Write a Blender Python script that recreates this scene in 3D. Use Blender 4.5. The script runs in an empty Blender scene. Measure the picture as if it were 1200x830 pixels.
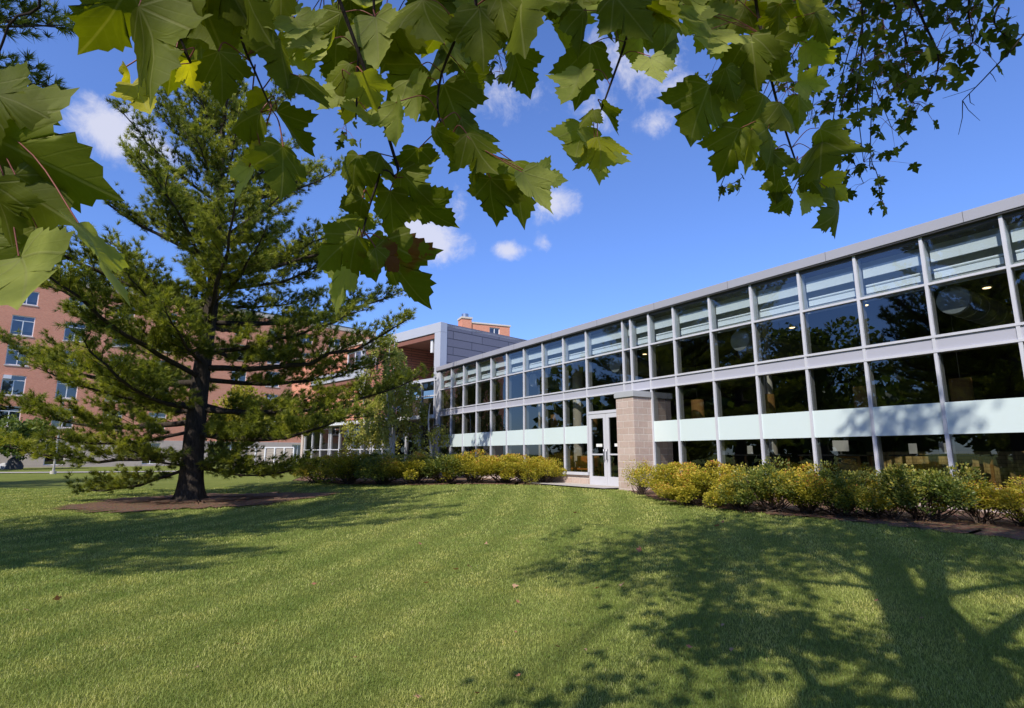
import bpy, math, random
import numpy as np
from mathutils import Vector, Matrix
R = math.radians
scene = bpy.context.scene
col = scene.collection
rng = np.random.default_rng(11)
random.seed(5)

# ------------------------------------------------------------------ camera model (camera at the origin, eye 1.5 m above the lawn)
F_PX, PITCH = 655.88, R(10.19)
CP, SP = math.cos(PITCH), math.sin(PITCH)
def ray(px, py):
    a = (px - 600) / F_PX; b = (415 - py) / F_PX
    return np.array([a, CP - b * SP, SP + b * CP])
def at(px, py, depth):                      # world point seen there at that distance along the view axis
    return ray(px, py) * depth
def project(P):
    P = np.atleast_2d(P)
    dep = P[:, 1] * CP + P[:, 2] * SP
    up = -P[:, 1] * SP + P[:, 2] * CP
    dd = np.where(np.abs(dep) < 1e-6, 1e-6, dep)
    return 600 + F_PX * P[:, 0] / dd, 415 - F_PX * up / dd, dep
TH = R(33.1038)
DV = np.array([-math.sin(TH), math.cos(TH), 0.0])   # along the glass front, away from the camera
MV = np.array([math.cos(TH), math.sin(TH), 0.0])    # into the glass building
ZV = np.array([0, 0, 1.0])
DIST = 13.0
def gz(x, y):
    md = x * MV[0] + y * MV[1]
    t = np.clip((md - 1.5) / 9.5, 0, 1)
    t = t * t * (3 - 2 * t)
    far = np.clip((np.hypot(x, y) - 45) / 20, 0, 1)
    return -1.5 + 0.45 * t + 0.10 * far * (1 - t)
def gpt(px, py):
    w = ray(px, py); z = -1.5
    for _ in range(40):
        P = w * (z / w[2]); z = 0.5 * z + 0.5 * float(gz(P[0], P[1]))
    return w * (z / w[2])
SUN_AZ = np.array([-0.469, -0.883]); SUN_EL = R(43)

# ------------------------------------------------------------------ object helpers
def tag(o, label=None, cat=None, group=None, kind=None):
    if label: o['label'] = label
    if cat: o['category'] = cat
    if group: o['group'] = group
    if kind: o['kind'] = kind
    return o
def empty(name, loc=(0, 0, 0), rz=0, label=None, cat=None, group=None):
    o = bpy.data.objects.new(name, None); col.objects.link(o)
    o.location = Vector(loc); o.rotation_euler = (0, 0, rz); o.empty_display_size = 0.2
    return tag(o, label, cat, group)
def link(name, me, mats, parent=None):
    o = bpy.data.objects.new(name, me); col.objects.link(o)
    for m in (mats if isinstance(mats, (list, tuple)) else [mats]): me.materials.append(m)
    if parent is not None:
        o.parent = parent
    return o
def np_mesh(name, V, F, rnd=None, uv=None, smooth=False, mat_idx=None):
    V = np.asarray(V, np.float32); F = np.asarray(F, np.int32)
    me = bpy.data.meshes.new(name)
    n, k = F.shape
    me.vertices.add(len(V)); me.vertices.foreach_set('co', V.ravel())
    me.loops.add(n * k); me.loops.foreach_set('vertex_index', F.ravel())
    me.polygons.add(n); me.polygons.foreach_set('loop_start', np.arange(0, n * k, k, dtype=np.int32))
    if smooth: me.polygons.foreach_set('use_smooth', np.ones(n, bool))
    if mat_idx is not None: me.polygons.foreach_set('material_index', np.asarray(mat_idx, np.int32))
    if rnd is not None:
        a = me.attributes.new('rnd', 'FLOAT', 'POINT'); a.data.foreach_set('value', np.asarray(rnd, np.float32))
    if uv is not None:
        l = me.uv_layers.new(name='UVMap'); l.data.foreach_set('uv', np.asarray(uv, np.float32)[F.ravel()].ravel())
    me.update(calc_edges=True)
    return me

class MB:
    """collects boxes, tubes and polygons, in an optional frame, and links them as one mesh"""
    def __init__(self, fn=None, off=(0, 0, 0)):
        self.v = []; self.f = []; self.uv = []; self.sm = []; self.fn = fn; self.off = np.array(off, float); self.mi = []
    def add(self, pts, faces, uvs=None, smooth=False, mi=0):
        b = len(self.v); self.v += [tuple(p) for p in pts]
        for i, f in enumerate(faces):
            self.f.append([b + j for j in f]); self.sm.append(smooth); self.mi.append(mi)
            if uvs is None:
                P = np.array([pts[j] for j in f]); nn = np.abs(np.cross(P[1] - P[0], P[2] - P[1]))
                ax = int(np.argmax(nn))
                q = P[:, [1, 2]] if ax == 0 else (P[:, [0, 2]] if ax == 1 else P[:, [0, 1]])
                self.uv += [tuple(x) for x in q]
            else: self.uv += uvs[i]
    def box(self, x0, x1, y0, y1, z0, z1, mi=0):
        p = [(x, y, z) for z in (z0, z1) for y in (y0, y1) for x in (x0, x1)]
        self.add(p, [(0, 2, 3, 1), (4, 5, 7, 6), (0, 1, 5, 4), (2, 6, 7, 3), (0, 4, 6, 2), (1, 3, 7, 5)], mi=mi); return self
    def quad(self, a, b, c, d, mi=0): self.add([a, b, c, d], [(0, 1, 2, 3)], mi=mi); return self
    def tube(self, pts, rad, seg=8, cap=True, mi=0):
        P = np.array(pts, float); n = len(P)
        rad = np.broadcast_to(np.array(rad, float), (n,))
        T = np.gradient(P, axis=0); T /= np.linalg.norm(T, axis=1)[:, None] + 1e-9
        ref = np.array([0.31, 0.17, 0.93]) if abs(T[0] @ np.array([0.31, 0.17, 0.93])) < .9 else np.array([1.0, 0, 0])
        vs = []
        for i in range(n):
            a = np.cross(T[i], ref); a /= np.linalg.norm(a) + 1e-9; b = np.cross(T[i], a)
            for k in range(seg):
                w = 2 * math.pi * k / seg
                vs.append(P[i] + rad[i] * (math.cos(w) * a + math.sin(w) * b))
        fs = []; uvs = []
        L = np.concatenate([[0], np.cumsum(np.linalg.norm(np.diff(P, axis=0), axis=1))])
        for i in range(n - 1):
            for k in range(seg):
                k2 = (k + 1) % seg
                fs.append((i * seg + k, i * seg + k2, (i + 1) * seg + k2, (i + 1) * seg + k))
                uvs.append([(k / seg, L[i]), ((k + 1) / seg, L[i]), ((k + 1) / seg, L[i + 1]), (k / seg, L[i + 1])])
        self.add(vs, fs, uvs, True, mi)
        if cap:
            self.add(vs[:seg], [tuple(range(seg))], None, False, mi); self.add(vs[-seg:], [tuple(range(seg))], None, False, mi)
        return self
    def build(self, name, mat, parent=None, bevel=0):
        V = np.array(self.v, float)
        if self.fn is not None: V = self.fn(V)
        V = V - self.off
        me = bpy.data.meshes.new(name)
        me.from_pydata([tuple(p) for p in V], [], self.f)
        l = me.uv_layers.new(name='UVMap'); l.data.foreach_set('uv', np.array(self.uv, np.float32).ravel())
        me.polygons.foreach_set('use_smooth', self.sm); me.polygons.foreach_set('material_index', self.mi)
        me.update()
        o = link(name, me, mat, parent)
        if bevel:
            b = o.modifiers.new('bevel', 'BEVEL'); b.width = bevel; b.segments = 2; b.limit_method = 'ANGLE'
        return o
def frame_fn(origin, ex, ey):
    o = np.array([origin[0], origin[1], 0.0]); ex = np.array(ex, float); ey = np.array(ey, float)
    return lambda V: o + V[:, :1] * ex + V[:, 1:2] * ey + V[:, 2:3] * ZV
def copy_tree(o, parent=None):
    kids = list(o.children)
    c = o.copy(); col.objects.link(c); c.parent = parent
    for ch in kids: copy_tree(ch, c)
    return c

# ------------------------------------------------------------------ materials
def new_mat(name):
    m = bpy.data.materials.new(name); m.use_nodes = True
    nt = m.node_tree; nt.nodes.clear()
    out = nt.nodes.new('ShaderNodeOutputMaterial')
    return m, nt, out
def N(nt, t, **kw):
    n = nt.nodes.new('ShaderNode' + t)
    for k, v in kw.items():
        if k in n.inputs: n.inputs[k].default_value = v
        else: setattr(n, k, v)
    return n
def rgba(c): return (c[0], c[1], c[2], 1)
def math_(nt, op, a, b=None, clamp=False):
    n = nt.nodes.new('ShaderNodeMath'); n.operation = op; n.use_clamp = clamp
    for i, x in enumerate((a, b)):
        if x is None: continue
        if isinstance(x, (int, float)): n.inputs[i].default_value = x
        else: nt.links.new(x, n.inputs[i])
    return n.outputs[0]
def mixc(nt, fac, a, b, mode='MIX'):
    n = nt.nodes.new('ShaderNodeMix'); n.data_type = 'RGBA'; n.blend_type = mode
    if isinstance(fac, (int, float)): n.inputs[0].default_value = fac
    else: nt.links.new(fac, n.inputs[0])
    for i, x in ((6, a), (7, b)):
        if isinstance(x, tuple): n.inputs[i].default_value = rgba(x)
        else: nt.links.new(x, n.inputs[i])
    return n.outputs[2]
def noise(nt, scale, detail=4, rough=.6, coord=None, dist=0):
    n = N(nt, 'TexNoise', Scale=scale, Detail=detail, Roughness=rough, Distortion=dist)
    if coord is None: coord = N(nt, 'TexCoord').outputs['Object']
    nt.links.new(coord, n.inputs['Vector']); return n.outputs['Fac']
def ramp(nt, fac, stops):
    n = N(nt, 'ValToRGB'); e = n.color_ramp.elements
    while len(e) < len(stops): e.new(0.5)
    for i, (p, c) in enumerate(stops): e[i].position = p; e[i].color = rgba(c)
    nt.links.new(fac, n.inputs[0]); return n.outputs[0]
def attr(nt, name='rnd'):
    n = N(nt, 'Attribute'); n.attribute_name = name; return n.outputs['Fac']
def bump(nt, h, strength=.3, dist=.02):
    n = N(nt, 'Bump', Strength=strength, Distance=dist); nt.links.new(h, n.inputs['Height']); return n.outputs[0]
def simple(name, c, rough=.5, metal=0, var=.15, scale=3.0, bmp=0, bscale=40, spec=.5):
    m, nt, out = new_mat(name)
    b = N(nt, 'BsdfPrincipled', Roughness=rough, Metallic=metal); b.inputs['Specular IOR Level'].default_value = spec
    f = noise(nt, scale, 6, .65)
    nt.links.new(mixc(nt, f, tuple(x * (1 - var) for x in c), tuple(min(1, x * (1 + var)) for x in c)), b.inputs['Base Color'])
    rr = math_(nt, 'MULTIPLY_ADD', f, .2); nt.nodes[-1].inputs[2].default_value = max(0, rough - .1); nt.links.new(rr, b.inputs['Roughness'])
    if bmp: nt.links.new(bump(nt, noise(nt, bscale, 5), bmp, .01), b.inputs['Normal'])
    nt.links.new(b.outputs[0], out.inputs[0]); return m
def brick_mat(name, c1, c2, mortar, bw, bh, mort=.012, rough=.85, var=.25, bmp=.5, off=.5, squash=1.0):
    m, nt, out = new_mat(name)
    tc = N(nt, 'TexCoord')
    br = N(nt, 'TexBrick'); br.offset = off; br.squash = squash
    br.inputs['Color1'].default_value = rgba(c1); br.inputs['Color2'].default_value = rgba(c2); br.inputs['Mortar'].default_value = rgba(mortar)
    br.inputs['Scale'].default_value = 1; br.inputs['Mortar Size'].default_value = mort; br.inputs['Brick Width'].default_value = bw; br.inputs['Row Height'].default_value = bh
    br.inputs['Mortar Smooth'].default_value = .2
    nt.links.new(tc.outputs['UV'], br.inputs['Vector'])
    f = noise(nt, .35, 5, .6); f2 = noise(nt, 14, 4, .7)
    c = mixc(nt, f, tuple([1 - var] * 3), tuple([1 + var * .6] * 3)); c2_ = mixc(nt, f2, (.8, .8, .8), (1.18, 1.16, 1.14))
    k = mixc(nt, 1.0, br.outputs['Color'], c, 'MULTIPLY'); k = mixc(nt, 1.0, k, c2_, 'MULTIPLY')
    b = N(nt, 'BsdfPrincipled', Roughness=rough); nt.links.new(k, b.inputs['Base Color'])
    h = math_(nt, 'MULTIPLY', br.outputs['Fac'], -1.0); h = math_(nt, 'ADD', h, math_(nt, 'MULTIPLY', f2, .35))
    nt.links.new(bump(nt, h, bmp, .012), b.inputs['Normal'])
    nt.links.new(b.outputs[0], out.inputs[0]); return m
def glass_mat(name, tint, base, refl=(1, 1, 1), rough=.0):
    m, nt, out = new_mat(name)
    tr = N(nt, 'BsdfTransparent'); tr.inputs[0].default_value = rgba(tint)
    gl = N(nt, 'BsdfGlossy', Roughness=rough); gl.inputs[0].default_value = rgba(refl)
    wav = noise(nt, 1.3, 1, .4); nt.links.new(bump(nt, wav, .035, .05), gl.inputs['Normal'])
    lw = N(nt, 'LayerWeight', Blend=.5)                       # the same from both sides of the pane
    fac = math_(nt, 'ADD', math_(nt, 'MULTIPLY', math_(nt, 'POWER', lw.outputs['Facing'], 4.0), .9), base + .045, True)
    mx = N(nt, 'MixShader'); nt.links.new(fac, mx.inputs[0]); nt.links.new(tr.outputs[0], mx.inputs[1]); nt.links.new(gl.outputs[0], mx.inputs[2])
    nt.links.new(mx.outputs[0], out.inputs[0]); return m
def leafy(name, stops, trans=.35, rough=.5, spec=.3, tboost=(1.25, 1.3, .6)):
    m, nt, out = new_mat(name)
    c = ramp(nt, attr(nt), stops)
    b = N(nt, 'BsdfPrincipled', Roughness=rough); b.inputs['Specular IOR Level'].default_value = spec
    t = N(nt, 'BsdfTranslucent'); nt.links.new(c, b.inputs['Base Color'])
    nt.links.new(mixc(nt, 1.0, c, tboost, 'MULTIPLY'), t.inputs[0])
    mx = N(nt, 'MixShader', Fac=trans); nt.links.new(b.outputs[0], mx.inputs[1]); nt.links.new(t.outputs[0], mx.inputs[2])
    nt.links.new(mx.outputs[0], out.inputs[0]); return m
def bark_mat(name, c1, c2, sc=18, st=.8):
    m, nt, out = new_mat(name)
    tc = N(nt, 'TexCoord'); mp = N(nt, 'Mapping'); mp.inputs['Scale'].default_value = (1, 1, .22); nt.links.new(tc.outputs['Object'], mp.inputs[0])
    f = noise(nt, sc, 6, .7, mp.outputs[0], .6)
    b = N(nt, 'BsdfPrincipled', Roughness=.9); b.inputs['Specular IOR Level'].default_value = .2
    nt.links.new(ramp(nt, f, [(.3, c1), (.7, c2)]), b.inputs['Base Color']); nt.links.new(bump(nt, f, st, .04), b.inputs['Normal'])
    nt.links.new(b.outputs[0], out.inputs[0]); return m

M = {}
M['alu'] = simple('aluminium_paint', (.58, .58, .62), .38, .0, .11, 1.7)
M['alu_in'] = simple('aluminium_inner', (.42, .43, .45), .5, 0, .05)
M['mullion_shade'] = simple('mullion_inner_shade', (.40, .41, .42), .6, 0, .06)  # mullion body behind the glass, interior shade put into its colour
M['band'] = simple('band_panel_paint', (.43, .43, .49), .45, 0, .05, .8)
M['roofmetal'] = simple('roof_metal', (.39, .385, .42), .4, .1, .06, .7)
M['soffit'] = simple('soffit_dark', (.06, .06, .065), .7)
M['spandrel'] = simple('spandrel_glass', (.66, .76, .75), .12, 0, .03, .5, spec=.6)
M['glass'] = glass_mat('window_glass', (.50, .51, .49), .065, (.86, .93, 1.0))
M['glass_clear'] = glass_mat('clerestory_glass', (.82, .88, .90), .07, (.86, .93, 1.0))
M['glass_wing'] = glass_mat('wing_glass', (.42, .43, .42), .03, (.7, .75, .8))
M['glass_house'] = glass_mat('house_glass', (.30, .34, .38), .10, (.9, .95, 1.0))
M['pier'] = brick_mat('split_face_block', (.50, .375, .32), (.56, .44, .385), (.66, .58, .52), .41, .2, .012, .9, .12, .9)
M['redbrick'] = brick_mat('red_brick', (.70, .215, .118), (.80, .285, .16), (.66, .43, .32), .21, .075, .010, .9, .16, .3)
M['wingbrick'] = brick_mat('wing_brick', (.42, .17, .115), (.36, .13, .09), (.10, .07, .06), 2.4, .16, .02, .9, .15, .5)
M['stone'] = brick_mat('pale_stone', (.56, .46, .40), (.60, .50, .44), (.48, .40, .36), 1.2, .4, .008, .9, .1, .2)
M['coping'] = brick_mat('coping_stone', (.66, .58, .50), (.70, .61, .52), (.40, .35, .3), 1.5, .8, .012, .9, .12, .2)
M['metalclad'] = brick_mat('metal_cladding', (.165, .16, .20), (.185, .18, .22), (.045, .045, .06), 2.2, .46, .022, .45, .05, .5, .37)
M['wingframe'] = simple('wing_frame_metal', (.50, .51, .55), .42, .1, .06, .8)
M['terracotta'] = simple('terracotta_soffit', (.24, .10, .068), .7, 0, .15, 4)
M['white'] = simple('white_paint', (.74, .74, .76), .45, 0, .05)
M['concrete'] = simple('concrete', (.52, .48, .43), .9, 0, .12, 4, .3, 60)
M['path'] = simple('path_concrete', (.46, .42, .38), .9, 0, .12, 3, .3, 60)
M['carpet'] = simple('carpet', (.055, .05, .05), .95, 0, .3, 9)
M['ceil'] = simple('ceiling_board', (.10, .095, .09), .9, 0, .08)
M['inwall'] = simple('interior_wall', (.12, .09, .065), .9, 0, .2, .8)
M['shelf'] = simple('light_shelf', (.68, .71, .71), .5, 0, .03)
M['cove'] = simple('cove_paint', (.40, .43, .45), .8, 0, .05)
M['colwhite'] = simple('column_plaster', (.80, .74, .64), .7, 0, .04)
M['duct'] = simple('duct_steel', (.45, .50, .53), .35, .5, .1, 6)
M['drum'] = simple('lamp_fabric', (.42, .22, .07), .8, 0, .1, 8)
M['dark'] = simple('dark_plastic', (.02, .02, .022), .4)
M['black'] = simple('black_steel', (.025, .025, .028), .45)
M['wood'] = simple('warm_wood', (.45, .24, .07), .5, 0, .2, 5)
M['greyfab'] = simple('grey_fabric', (.16, .16, .17), .9, 0, .1, 20)
M['orange'] = simple('orange_fabric', (.62, .19, .03), .8, 0, .12, 10)
M['tan'] = brick_mat('tan_panel', (.56, .40, .14), (.60, .44, .17), (.38, .26, .09), .16, .08, .008, .8, .1, .3)
M['paper'] = simple('white_paper', (.82, .82, .80), .7, 0, .03)
M['steel'] = simple('brushed_steel', (.42, .42, .44), .3, .9, .05)
M['frame_w'] = simple('window_frame_paint', (.82, .82, .82), .5, 0, .04)
M['blind'] = simple('window_blind', (.34, .36, .40), .8, 0, .2, 1.2)
M['galv'] = simple('galvanised_post', (.40, .38, .36), .55, .2, .08)
M['slat'] = simple('weathered_slat', (.42, .36, .30), .8, 0, .2, 3)
M['rock'] = simple('field_stone', (.42, .42, .43), .95, 0, .25, 4, .6, 20)
M['barkpine'] = bark_mat('pine_bark', (.022, .017, .013), (.085, .066, .052))
M['barkmaple'] = bark_mat('maple_bark', (.045, .038, .032), (.12, .10, .085))
M['barktwig'] = bark_mat('twig_bark', (.022, .016, .014), (.05, .036, .03), 40, .3)
M['petiole'] = simple('petiole_red', (.26, .07, .045), .6)
M['pale_bark'] = bark_mat('birch_bark', (.30, .28, .25), (.72, .69, .64), 9, .2)
M['stem'] = simple('shrub_stem', (.09, .06, .045), .9)
M['skin'] = simple('skin', (.55, .33, .25), .6)
M['teal'] = simple('teal_cloth', (.03, .16, .22), .9)
M['hairm'] = simple('hair_brown', (.05, .03, .02), .7)

M['needle'] = leafy('pine_needles', [(0, (.07, .095, .018)), (.4, (.23, .26, .034)), (.75, (.43, .435, .055)), (1, (.54, .50, .11))], .40, .5, .3, (1.2, 1.25, .5))
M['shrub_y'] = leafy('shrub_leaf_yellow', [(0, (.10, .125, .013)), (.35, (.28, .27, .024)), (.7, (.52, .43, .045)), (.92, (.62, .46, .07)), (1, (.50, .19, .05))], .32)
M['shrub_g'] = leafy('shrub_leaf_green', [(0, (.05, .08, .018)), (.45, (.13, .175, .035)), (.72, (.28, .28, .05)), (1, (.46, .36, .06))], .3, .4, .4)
M['birchleaf'] = leafy('birch_leaf', [(0, (.20, .23, .04)), (.5, (.38, .39, .08)), (1, (.55, .49, .13))], .4)
M['yellowleaf'] = leafy('yellow_leaf', [(0, (.15, .16, .02)), (.6, (.33, .30, .03)), (1, (.46, .37, .05))], .4)
M['greenleaf'] = leafy('green_leaf', [(0, (.055, .09, .018)), (.6, (.13, .18, .035)), (1, (.23, .26, .06))], .35)

def maple_leaf_mat(name):
    m, nt, out = new_mat(name)
    tc = N(nt, 'TexCoord'); sp = N(nt, 'SeparateXYZ'); nt.links.new(tc.outputs['UV'], sp.inputs[0])
    ax = math_(nt, 'ABSOLUTE', sp.outputs[0]); y = sp.outputs[1]
    def vein(deg):
        a = R(deg)
        return math_(nt, 'ABSOLUTE', math_(nt, 'SUBTRACT', math_(nt, 'MULTIPLY', ax, math.cos(a)), math_(nt, 'MULTIPLY', y, math.sin(a))))
    v = math_(nt, 'MINIMUM', vein(0), math_(nt, 'MINIMUM', vein(42), vein(84)))
    sec = math_(nt, 'ABSOLUTE', math_(nt, 'SUBTRACT', math_(nt, 'FRACT', math_(nt, 'MULTIPLY', math_(nt, 'SUBTRACT', y, math_(nt, 'MULTIPLY', ax, .9)), 7.0)), .5))
    vm = N(nt, 'MapRange'); nt.links.new(v, vm.inputs[0]); vm.inputs[1].default_value = .006; vm.inputs[2].default_value = .018; vm.inputs[3].default_value = 1; vm.inputs[4].default_value = 0
    sm = N(nt, 'MapRange'); nt.links.new(sec, sm.inputs[0]); sm.inputs[1].default_value = .02; sm.inputs[2].default_value = .09; sm.inputs[3].default_value = .14; sm.inputs[4].default_value = 0
    veins = math_(nt, 'MAXIMUM', vm.outputs[0], sm.outputs[0])
    rn = attr(nt)
    nz = noise(nt, 7, 4, .6, tc.outputs['UV']); 
    top = ramp(nt, rn, [(0, (.12, .145, .008)), (.5, (.19, .22, .013)), (.85, (.30, .32, .025)), (.93, (.40, .40, .02)), (1, (.50, .43, .03))])
    under = ramp(nt, rn, [(0, (.25, .29, .05)), (.5, (.38, .41, .10)), (.85, (.54, .55, .22)), (.93, (.46, .44, .05)), (1, (.52, .45, .05))])
    geo = N(nt, 'NewGeometry')
    c = mixc(nt, geo.outputs['Backfacing'], top, under)
    c = mixc(nt, math_(nt, 'MULTIPLY', veins, .42), c, (.34, .33, .14))
    c = mixc(nt, 1.0, c, mixc(nt, nz, (.74, .76, .7), (1.2, 1.18, 1.2)), 'MULTIPLY')
    spot = noise(nt, 2.1, 5, .65, N(nt, 'TexCoord').outputs['Object'])
    sp2 = N(nt, 'MapRange'); nt.links.new(spot, sp2.inputs[0]); sp2.inputs[1].default_value = .66; sp2.inputs[2].default_value = .70
    edge = noise(nt, 30, 3, .5); ef = math_(nt, 'MULTIPLY', sp2.outputs[0], math_(nt, 'GREATER_THAN', edge, .5))
    c = mixc(nt, ef, c, (.17, .065, .02))
    b = N(nt, 'BsdfPrincipled', Roughness=.6); b.inputs['Specular IOR Level'].default_value = .22
    nt.links.new(c, b.inputs['Base Color'])
    h = math_(nt, 'ADD', math_(nt, 'MULTIPLY', veins, -1.0), math_(nt, 'MULTIPLY', nz, .5)); nt.links.new(bump(nt, h, .25, .004), b.inputs['Normal'])
    t = N(nt, 'BsdfTranslucent'); nt.links.new(mixc(nt, 1.0, c, (1.6, 1.6, .25), 'MULTIPLY'), t.inputs[0])
    mx = N(nt, 'MixShader', Fac=.5); nt.links.new(b.outputs[0], mx.inputs[1]); nt.links.new(t.outputs[0], mx.inputs[2])
    nt.links.new(mx.outputs[0], out.inputs[0]); return m
M['maple'] = maple_leaf_mat('maple_leaf')
M['maple_far'] = leafy('maple_leaf_far', [(0, (.055, .075, .008)), (.5, (.11, .135, .014)), (.9, (.22, .24, .035)), (1, (.42, .38, .05))], .34, .6, .10, (1.3, 1.4, .4))
M['fallen'] = leafy('fallen_leaf', [(0, (.30, .09, .05)), (.5, (.45, .20, .12)), (1, (.55, .36, .22))], .2)

def ground_mat():
    m, nt, out = new_mat('lawn_soil')
    geo = N(nt, 'NewGeometry'); P = geo.outputs['Position']
    f1 = noise(nt, .35, 5, .6, P); f2 = noise(nt, 40, 4, .75, P); f3 = noise(nt, 3, 5, .6, P)
    c = ramp(nt, f1, [(.3, (.175, .215, .05)), (.7, (.24, .27, .076))])
    c = mixc(nt, 1.0, c, ramp(nt, f2, [(.25, (.5, .55, .45)), (.75, (1.35, 1.3, 1.2))]), 'MULTIPLY')
    c = mixc(nt, 1.0, c, ramp(nt, f3, [(.3, (.85, .87, .82)), (.7, (1.14, 1.1, 1.05))]), 'MULTIPLY')
    b = N(nt, 'BsdfPrincipled', Roughness=.95); b.inputs['Specular IOR Level'].default_value = .1
    nt.links.new(c, b.inputs['Base Color']); nt.links.new(bump(nt, f2, .9, .05), b.inputs['Normal'])
    nt.links.new(b.outputs[0], out.inputs[0]); return m
M['ground'] = ground_mat()
def grass_mat():
    m, nt, out = new_mat('grass_blade')
    geo = N(nt, 'NewGeometry'); P = geo.outputs['Position']
    f1 = noise(nt, .5, 5, .65, P); f4 = noise(nt, 2.6, 4, .6, P)
    sp = N(nt, 'SeparateXYZ'); nt.links.new(P, sp.inputs[0])
    # mowing passes run roughly along the glass front
    s = math_(nt, 'SUBTRACT', math_(nt, 'MULTIPLY', sp.outputs[0], .90), math_(nt, 'MULTIPLY', sp.outputs[1], .44))
    s = math_(nt, 'ADD', s, math_(nt, 'MULTIPLY', math_(nt, 'MULTIPLY', sp.outputs[1], sp.outputs[1]), .012))
    s = math_(nt, 'ADD', s, math_(nt, 'MULTIPLY', f1, .5))
    st = math_(nt, 'MULTIPLY_ADD', math_(nt, 'SINE', math_(nt, 'MULTIPLY', s, 6.6)), .5); nt.nodes[-1].inputs[2].default_value = .5
    c = ramp(nt, attr(nt), [(0, (.175, .225, .042)), (.42, (.345, .405, .105)), (.78, (.46, .50, .165)), (.94, (.55, .52, .25)), (1, (.66, .56, .34))])
    c = mixc(nt, 1.0, c, ramp(nt, f1, [(.3, (.82, .90, .80)), (.7, (1.18, 1.08, 1.1))]), 'MULTIPLY')
    c = mixc(nt, 1.0, c, ramp(nt, f4, [(.28, (.74, .84, .70)), (.5, (1, 1, 1)), (.72, (1.26, 1.12, 1.14))]), 'MULTIPLY')
    c = mixc(nt, 1.0, c, mixc(nt, st, (.76, .82, .73), (1.24, 1.17, 1.25)), 'MULTIPLY')
    b = N(nt, 'BsdfPrincipled', Roughness=.55); b.inputs['Specular IOR Level'].default_value = .25
    nt.links.new(c, b.inputs['Base Color'])
    t = N(nt, 'BsdfTranslucent'); nt.links.new(mixc(nt, 1.0, c, (1.2, 1.25, .6), 'MULTIPLY'), t.inputs[0])
    mx = N(nt, 'MixShader', Fac=.3); nt.links.new(b.outputs[0], mx.inputs[1]); nt.links.new(t.outputs[0], mx.inputs[2])
    nt.links.new(mx.outputs[0], out.inputs[0]); return m
M['grass'] = grass_mat()
def mulch_mat():
    m, nt, out = new_mat('bark_mulch')
    geo = N(nt, 'NewGeometry'); P = geo.outputs['Position']
    v = N(nt, 'TexVoronoi', Scale=22); nt.links.new(P, v.inputs['Vector'])
    f = noise(nt, 30, 5, .7, P)
    c = ramp(nt, f, [(.25, (.07, .036, .020)), (.5, (.27, .145, .078)), (.75, (.60, .38, .22))])
    c = mixc(nt, .5, c, mixc(nt, 1.0, c, v.outputs['Color'], 'MULTIPLY'))
    b = N(nt, 'BsdfPrincipled', Roughness=.95); nt.links.new(c, b.inputs['Base Color'])
    nt.links.new(bump(nt, f, 1.0, .08), b.inputs['Normal']); nt.links.new(b.outputs[0], out.inputs[0]); return m
M['mulch'] = mulch_mat()

# ------------------------------------------------------------------ ground
def axis(lo, hi, step, far):
    a = list(np.arange(lo, hi + 1e-6, step)); d = step
    b = [hi]
    while b[-1] < far: d *= 1.6; b.append(b[-1] + d)
    c = [lo]; d = step
    while c[-1] > -far: d *= 1.6; c.append(c[-1] - d)
    return np.array(sorted(set(c[1:] + a + b[1:])))
def grid_mesh(name, xs, ys, dz=0.0):
    X, Y = np.meshgrid(xs, ys); V = np.stack([X.ravel(), Y.ravel(), gz(X, Y).ravel() + dz], 1)
    nx, ny = len(xs), len(ys); i = np.arange(ny - 1)[:, None] * nx + np.arange(nx - 1)[None]
    F = np.stack([i, i + 1, i + nx + 1, i + nx], -1).reshape(-1, 4)
    return np_mesh(name, V, F, smooth=True)
tag(link('ground', grid_mesh('ground', axis(-45, 45, .5, 3000), axis(-20, 60, .5, 3000)), M['ground']), kind='structure')
def strip(name, inner, outer, mat, dz, kind='structure', n=40, k=5, ragged=False):
    """sheet between two polylines, draped on the ground"""
    def res(pl):
        pl = np.array(pl, float)[:, :2]; L = np.concatenate([[0], np.cumsum(np.linalg.norm(np.diff(pl, axis=0), axis=1))]); t = np.linspace(0, L[-1], n)
        return np.stack([np.interp(t, L, pl[:, 0]), np.interp(t, L, pl[:, 1])], 1)
    A, B = res(inner), res(outer)
    if ragged: A = A + rng.normal(0, .055, A.shape) + .06 * np.sin(np.arange(n) * 1.7)[:, None]
    V = np.concatenate([A + (B - A) * s for s in np.linspace(0, 1, k)]); V = np.column_stack([V, gz(V[:, 0], V[:, 1]) + dz])
    i = np.arange(k - 1)[:, None] * n + np.arange(n - 1)[None]
    F = np.stack([i, i + 1, i + n + 1, i + n], -1).reshape(-1, 4)
    return tag(link(name, np_mesh(name, V, F, smooth=True), mat), kind=kind)
def fac(u, n=0.0): return (MV * (DIST - n) + DV * u)[:2]
PINE = (-10.45, 18.7)
edge_r = [gpt(*p) for p in [(735, 575), (770, 586), (830, 595), (900, 603), (990, 611), (1080, 620), (1200, 634)]]
edge_r.append(edge_r[-1] + (edge_r[-1] - edge_r[-2]) / np.linalg.norm(edge_r[-1] - edge_r[-2]) * 6)
strip('mulch_bed', edge_r, [fac(u) for u in (12.9, 11.9, 10.4, 8.6, 6.5, 4.6, 3.2, -3)], M['mulch'], .012, n=170, ragged=True)
edge_l = [gpt(*p) for p in [(345, 563), (400, 568), (470, 569), (560, 568), (652, 569)]]
strip('mulch_bed', edge_l, [np.array([-13.5, 40.0]), np.array([-9.5, 36.2]), np.array([-4.3, 31.0]), fac(24.), fac(17.2)], M['mulch'], .012, n=170, ragged=True)
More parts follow.
